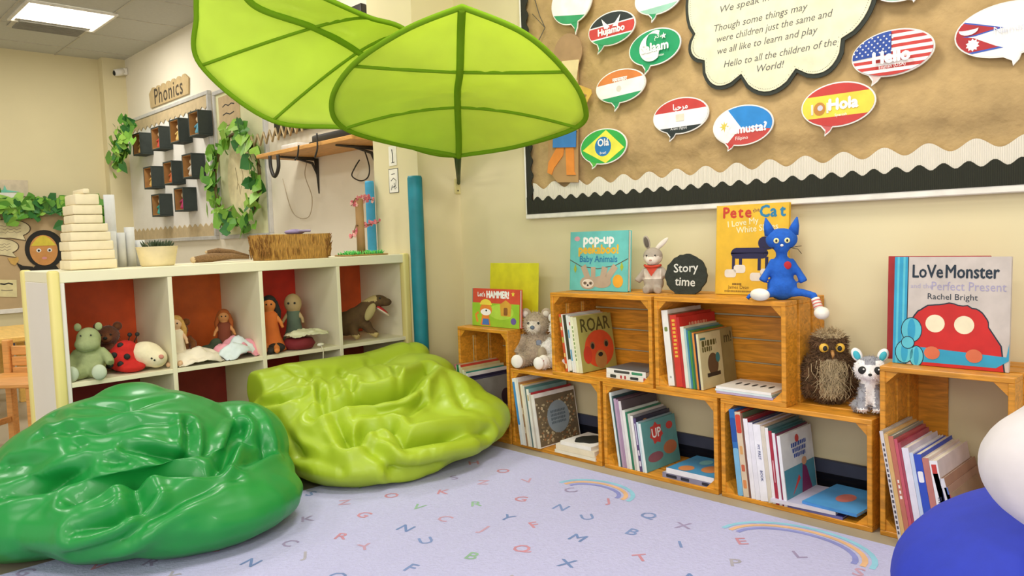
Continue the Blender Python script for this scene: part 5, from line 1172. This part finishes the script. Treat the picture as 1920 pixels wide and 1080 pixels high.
b = MB(); b.box((0, 0, .03), (.44, .2, .05), mat('2A2620', .5), .01, seg=2); b.box((-.24, 0, .014), (.1, .16, .026), mat('2A2620', .5), .006); o = b.build('media_box', label='flat black device lying on the wall shelf', cat='device'); o.location = (-1.3, .06, 1.398)
b = MB(); b.box((0, 0, .025), (.2, .14, .045), mat('D8D4CC', .5), .01, seg=2); o = b.build('router', label='small white device on the left of the wall shelf', cat='device'); o.location = (-1.85, .06, 1.398)
def cable(lab, pts, r=.003, c='2A2824', y=.165):
    q = [at(a, b_, 1, y) for a, b_ in pts]; fine = []
    for i in range(len(q)-1):
        p0, p1, p2, p3 = q[max(0, i-1)], q[i], q[i+1], q[min(len(q)-1, i+2)]
        for k in range(6): u = k/6; fine.append(.5*((2*p1)+(p2-p0)*u+(2*p0-5*p1+4*p2-p3)*u*u+(3*p1-p0-3*p2+p3)*u**3))
    MB().tube(fine+[q[-1]], r, mat(c, .5), 6).build('cable', label=lab, cat='cable')
cable('thick black cable loop hanging from the left end of the wall shelf', [(506, 292), (508, 315), (515, 331), (522, 315), (521, 290)], .011, y=-.11)
cable('thin cable looping below the left of the wall shelf', [(530, 335), (545, 390), (560, 408), (580, 405), (585, 370), (572, 330), (575, 305)], .003, 'B9AA90')
cable('thin black cable looping round the right bracket', [(680, 272), (692, 310), (690, 332), (676, 339), (660, 330), (665, 315), (674, 300)], .004)
cable('black cable hanging in front of the wall shelf', [(560, 272), (558, 292), (553, 300)], .005, y=-.12)
cable('black cable hanging over the middle of the wall shelf', [(594, 250), (595, 278), (590, 296)], .005, y=-.12)
b = MB(); pts = []
for i in range(19): x = 466+i*5.6; pts.append(at(x, 270-i*1.9-(12 if i % 2 else -10)+abs(i-9)*.0, 1, .12))
b.tube(pts, .008, mat('CDB68A', .9), 6); b.build('twine_garland', label='zigzag twine garland below the grey screen', cat='garland')
b = MB(); F0 = Fr((-.443, YP-.001, 1.225), (1, 0, 0), (0, 0, 1)); b.prism(rect2(-.03, -.045, .03, .045), F0, .001, PAPER); b.art(sline([(0, -.03), (.002, .0), (-.004, .03)], .006), F0, .0014, BLACK); b.art(sline([(-.012, -.032), (.014, -.03)], .003), F0, .0014, BLACK)
b.build('paper_note', label='small white paper note, upper of two on the pillar', cat='note')
b = MB(); F0 = Fr((-.443, YP-.001, 1.11), (1, 0, 0), (0, 0, 1)); b.prism(rect2(-.037, -.056, .037, .056), F0, .001, mat('6A6860', .7)); b.art(rect2(-.034, -.053, .034, .053), F0, .0013, PAPER)
for q in ([(-.015, .03), (.012, .032)], [(-.02, .0), (0, .012), (.02, .0), (.015, -.025), (-.01, -.03)], [(.005, -.01), (.01, -.04), (.022, -.03)], [(-.01, -.02), (-.02, -.042)]): b.art(sline(q, .004), F0, .0016, mat('4A4844', .7))
b.build('paper_note', label='framed line drawing, lower of two papers on the pillar', cat='note')
# ================================================================= FAR WALL
FX = XF+.002
FF = lambda y, z, dx=0: Fr((FX+dx, y, z), (0, 1, 0), (0, 0, 1))
t = thing('far_noticeboard', 'brown paper noticeboard on the far wall under an ivy garland', 'noticeboard', (XF, -1.6, .35))
MB().bb(.001, 0, 0, .02, 1.34, .8, mat('C9AE84', .85, 'plain', 9, .06, .3)).build('paper_backing', t)
MB().bb(.001, 0, -.04, .03, 1.34, 0, WHITE, .003).build('frame', t)
X2 = XF+.022
def fp(pts): return [(q.y, q.z) for q in (at(x, y, 0, X2) for x, y in pts)]
F0 = Fr((X2, 0, 0), (0, 1, 0), (0, 0, 1))
t = thing('paper_figure', 'paper girl in a black headscarf waving on the far noticeboard', 'paper figure', at(80, 500, 0, X2)); T0 = Matrix.Translation(-at(80, 500, 0, X2))
b = MB(); bk = mat('2A2824', .8); b.prism(fp([(45, 520), (62, 502), (78, 488), (100, 492), (112, 506), (112, 530), (45, 530)]), F0, .004, bk); b.prism(fp([(30, 492), (42, 498), (62, 500), (60, 515), (42, 512)]), F0, .005, bk)
hc = at(84, 467, 0, X2); b.prism(ell2(hc.y, hc.z, .155, .17), F0, .006, bk); b.build('scarf', t, M=T0)
b = MB(); b.prism(ell2(hc.y-.01, hc.z-.01, .11, .135), F0, .003, mat('D99A58', .8), .0065)
for s_ in (-.05, .035): b.art(ell2(hc.y+s_, hc.z-.01, .02, .018, 12), F0, .0098, WH); b.art(ell2(hc.y+s_, hc.z-.012, .009, .01, 10), F0, .0101, BLACK)
b.art(ell2(hc.y-.01, hc.z-.08, .02, .012, 12), F0, .0098, mat('E8A0A0', .8)); b.build('face', t, M=T0)
b = MB(); b.prism([(hc.y-.11+.2*i/8, hc.z+.03+.09*math.sin(PI*i/8)) for i in range(9)], F0, .002, mat('E4D04A', .8), .0102); b.build('headband', t, 'yellow fringe', M=T0)
b = MB(); b.prism(fp([(14, 484), (24, 484), (34, 482), (35, 488), (28, 498), (20, 494)]), F0, .006, mat('D9B060', .8)); b.build('hand', t, M=T0)
def fbub(lab, x0, y0, x1, y1, tail):
    c = at((x0+x1)/2, (y0+y1)/2, 0, X2); a = at(x0, (y0+y1)/2, 0, X2); d = at((x0+x1)/2, y0, 0, X2); rx, rz = abs(c.y-a.y), abs(d.z-c.z); b = MB()
    tp = at(*tail, 0, X2); P_ = ell2(c.y, c.z, rx, rz, 30); P_ = [(tp.y, tp.z)] + P_[26:] + P_[:24] if tail[0] > c.y*0+ (x0+x1)/2 else P_
    b.prism([(c.y+(y-c.y)*1.06, c.z+(z-c.z)*1.08) for y, z in P_], F0, .003, mat('5A4A38', .8)); b.prism(P_, F0, .002, mat('E9DDB0', .8), .0031)
    for k in range(3): z = c.z+rz*(.3-.35*k); b.art(sline([(c.y-rx*.6+rx*1.2*i/12, z+.008*math.sin(i*2.3)) for i in range(13)], .006), F0, .0055, mat('B8A888', .8))
    b.build('speech_bubble', label=lab, cat='speech bubble')
fbub('upper cream speech bubble beside the paper girl', -30, 412, 57, 446, (47, 450)); fbub('lower cream speech bubble beside the paper girl', -40, 448, 35, 478, (30, 482))
b = MB(); b.prism(fp([(-20, 524), (31, 525), (32, 557), (-20, 556)]), F0, .003, mat('EFE3AC', .8)); b.art(sline(fp([(0, 532), (8, 533), (16, 531), (24, 533)]), .012), F0, .0035, bk); b.art(sline(fp([(2, 544), (12, 545), (24, 544)]), .008), F0, .0035, mat('9A8E70', .8)); b.build('word_card', label='cream word card at the bottom of the far noticeboard', cat='card')
pts = [at(x, y, 0, XF+.06) for x, y in ((-40, 392), (0, 392), (25, 390), (50, 393), (75, 388), (100, 394), (125, 388), (140, 392), (170, 394), (190, 402), (196, 415), (200, 428))]
ivy('ivy_garland', 'long ivy garland along the top of the far noticeboard', pts, 12, .05, .075, (1, 0, 0), cat='garland', seed=9)
b = MB(); b.prism(fp([(-30, 336), (53, 338), (54, 368), (-30, 368)]), Fr((FX, 0, 0), (0, 1, 0), (0, 0, 1)), .008, mat('D6C8AC', .8)); b.prism(fp([(-30, 360), (42, 362), (42, 371), (-30, 370)]), Fr((FX+.009, 0, 0), (0, 1, 0), (0, 0, 1)), .006, WHITE)
b.prism(fp([(-30, 358), (6, 356), (9, 347), (13, 356), (38, 360), (-30, 362)]), Fr((FX+.009, 0, 0), (0, 1, 0), (0, 0, 1)), .004, mat('7FD0B8', .8)); b.build('wall_picture', label='beige panel with a mint skyline shape high on the far wall', cat='picture')
# chairs and table at the far left
CW = mat('D89A52', .5, 'wood', 8, .18, .1); CY = mat('E4B85E', .5, 'wood', 8, .14, .1)
def kid_chair(lab, loc, rz, hb, m, seat=.3, w_=.3):
    t = thing('wooden_chair', lab, 'chair', loc, (0, 0, rz))
    for sx in (-1, 1):
        MB().bb(sx*w_/2-.016, .13, 0, sx*w_/2+.016, .165, hb, m, .004).build('leg', t); MB().bb(sx*w_/2-.016, -.15, 0, sx*w_/2+.016, -.118, seat, m, .004).build('leg', t)
    MB().bb(-w_/2-.012, -.16, seat, w_/2+.012, .128, seat+.018, m, .004).build('seat', t)
    for k in range(3):
        z = hb-.05-k*(hb-seat-.02)/3; MB().bb(-w_/2+.018, .14, z-.018, w_/2-.018, .155, z+.022, m, .003).build('back_slat', t)
    for sx in (-1, 1): MB().bb(sx*w_/2-.008, -.115, .1, sx*w_/2+.008, .128, .125, m, .002).build('stretcher', t)
kid_chair('wooden ladder-back chair at the left edge beside the cubby shelf', (-1.22, -1.64, 0), 42, .46, CW)
kid_chair('pale wooden chair beyond the small table at the left edge', (-2.95, -1.42, 0), 200, .62, CY, .32, .32)
t = thing('low_table', 'low yellow-topped wooden table beyond the ladder-back chair', 'table', (-2.2, -1.62, 0))
MB().bb(-.35, -.35, .40, .35, .3, .43, CY, .006).build('table_top', t)
for sx in (-.3, .3):
    for sy in (-.3, .25): MB().bb(sx-.02, sy-.02, 0, sx+.02, sy+.02, .4, CY, .003).build('leg', t)
# ================================================================= RIGHT FOREGROUND
t = thing('blue_pouf', 'rounded blue pouf in the right foreground on the rug', 'pouf', (2.385, -1.1, .0125)); BLU = mat('2438B8', .75, 'plain', 40, .06, .1)
blob('cover', [(0, 0, .15, .3, .3, .16), (0, 0, .3, .3, .3, .155)], BLU, t, .014, 14); 
t = thing('white_pillow', 'plump white pillow leaning at the right edge on the blue pouf', 'pillow', (2.44, -1.25, .44), (0, 0, 20))
blob('cover', [(0, 0, .1, .2, .13, .105), (.03, 0, .18, .17, .11, .12)], mat('D6CFD0', .8, 'plain', 30, .04, .1), t, .01, 12)
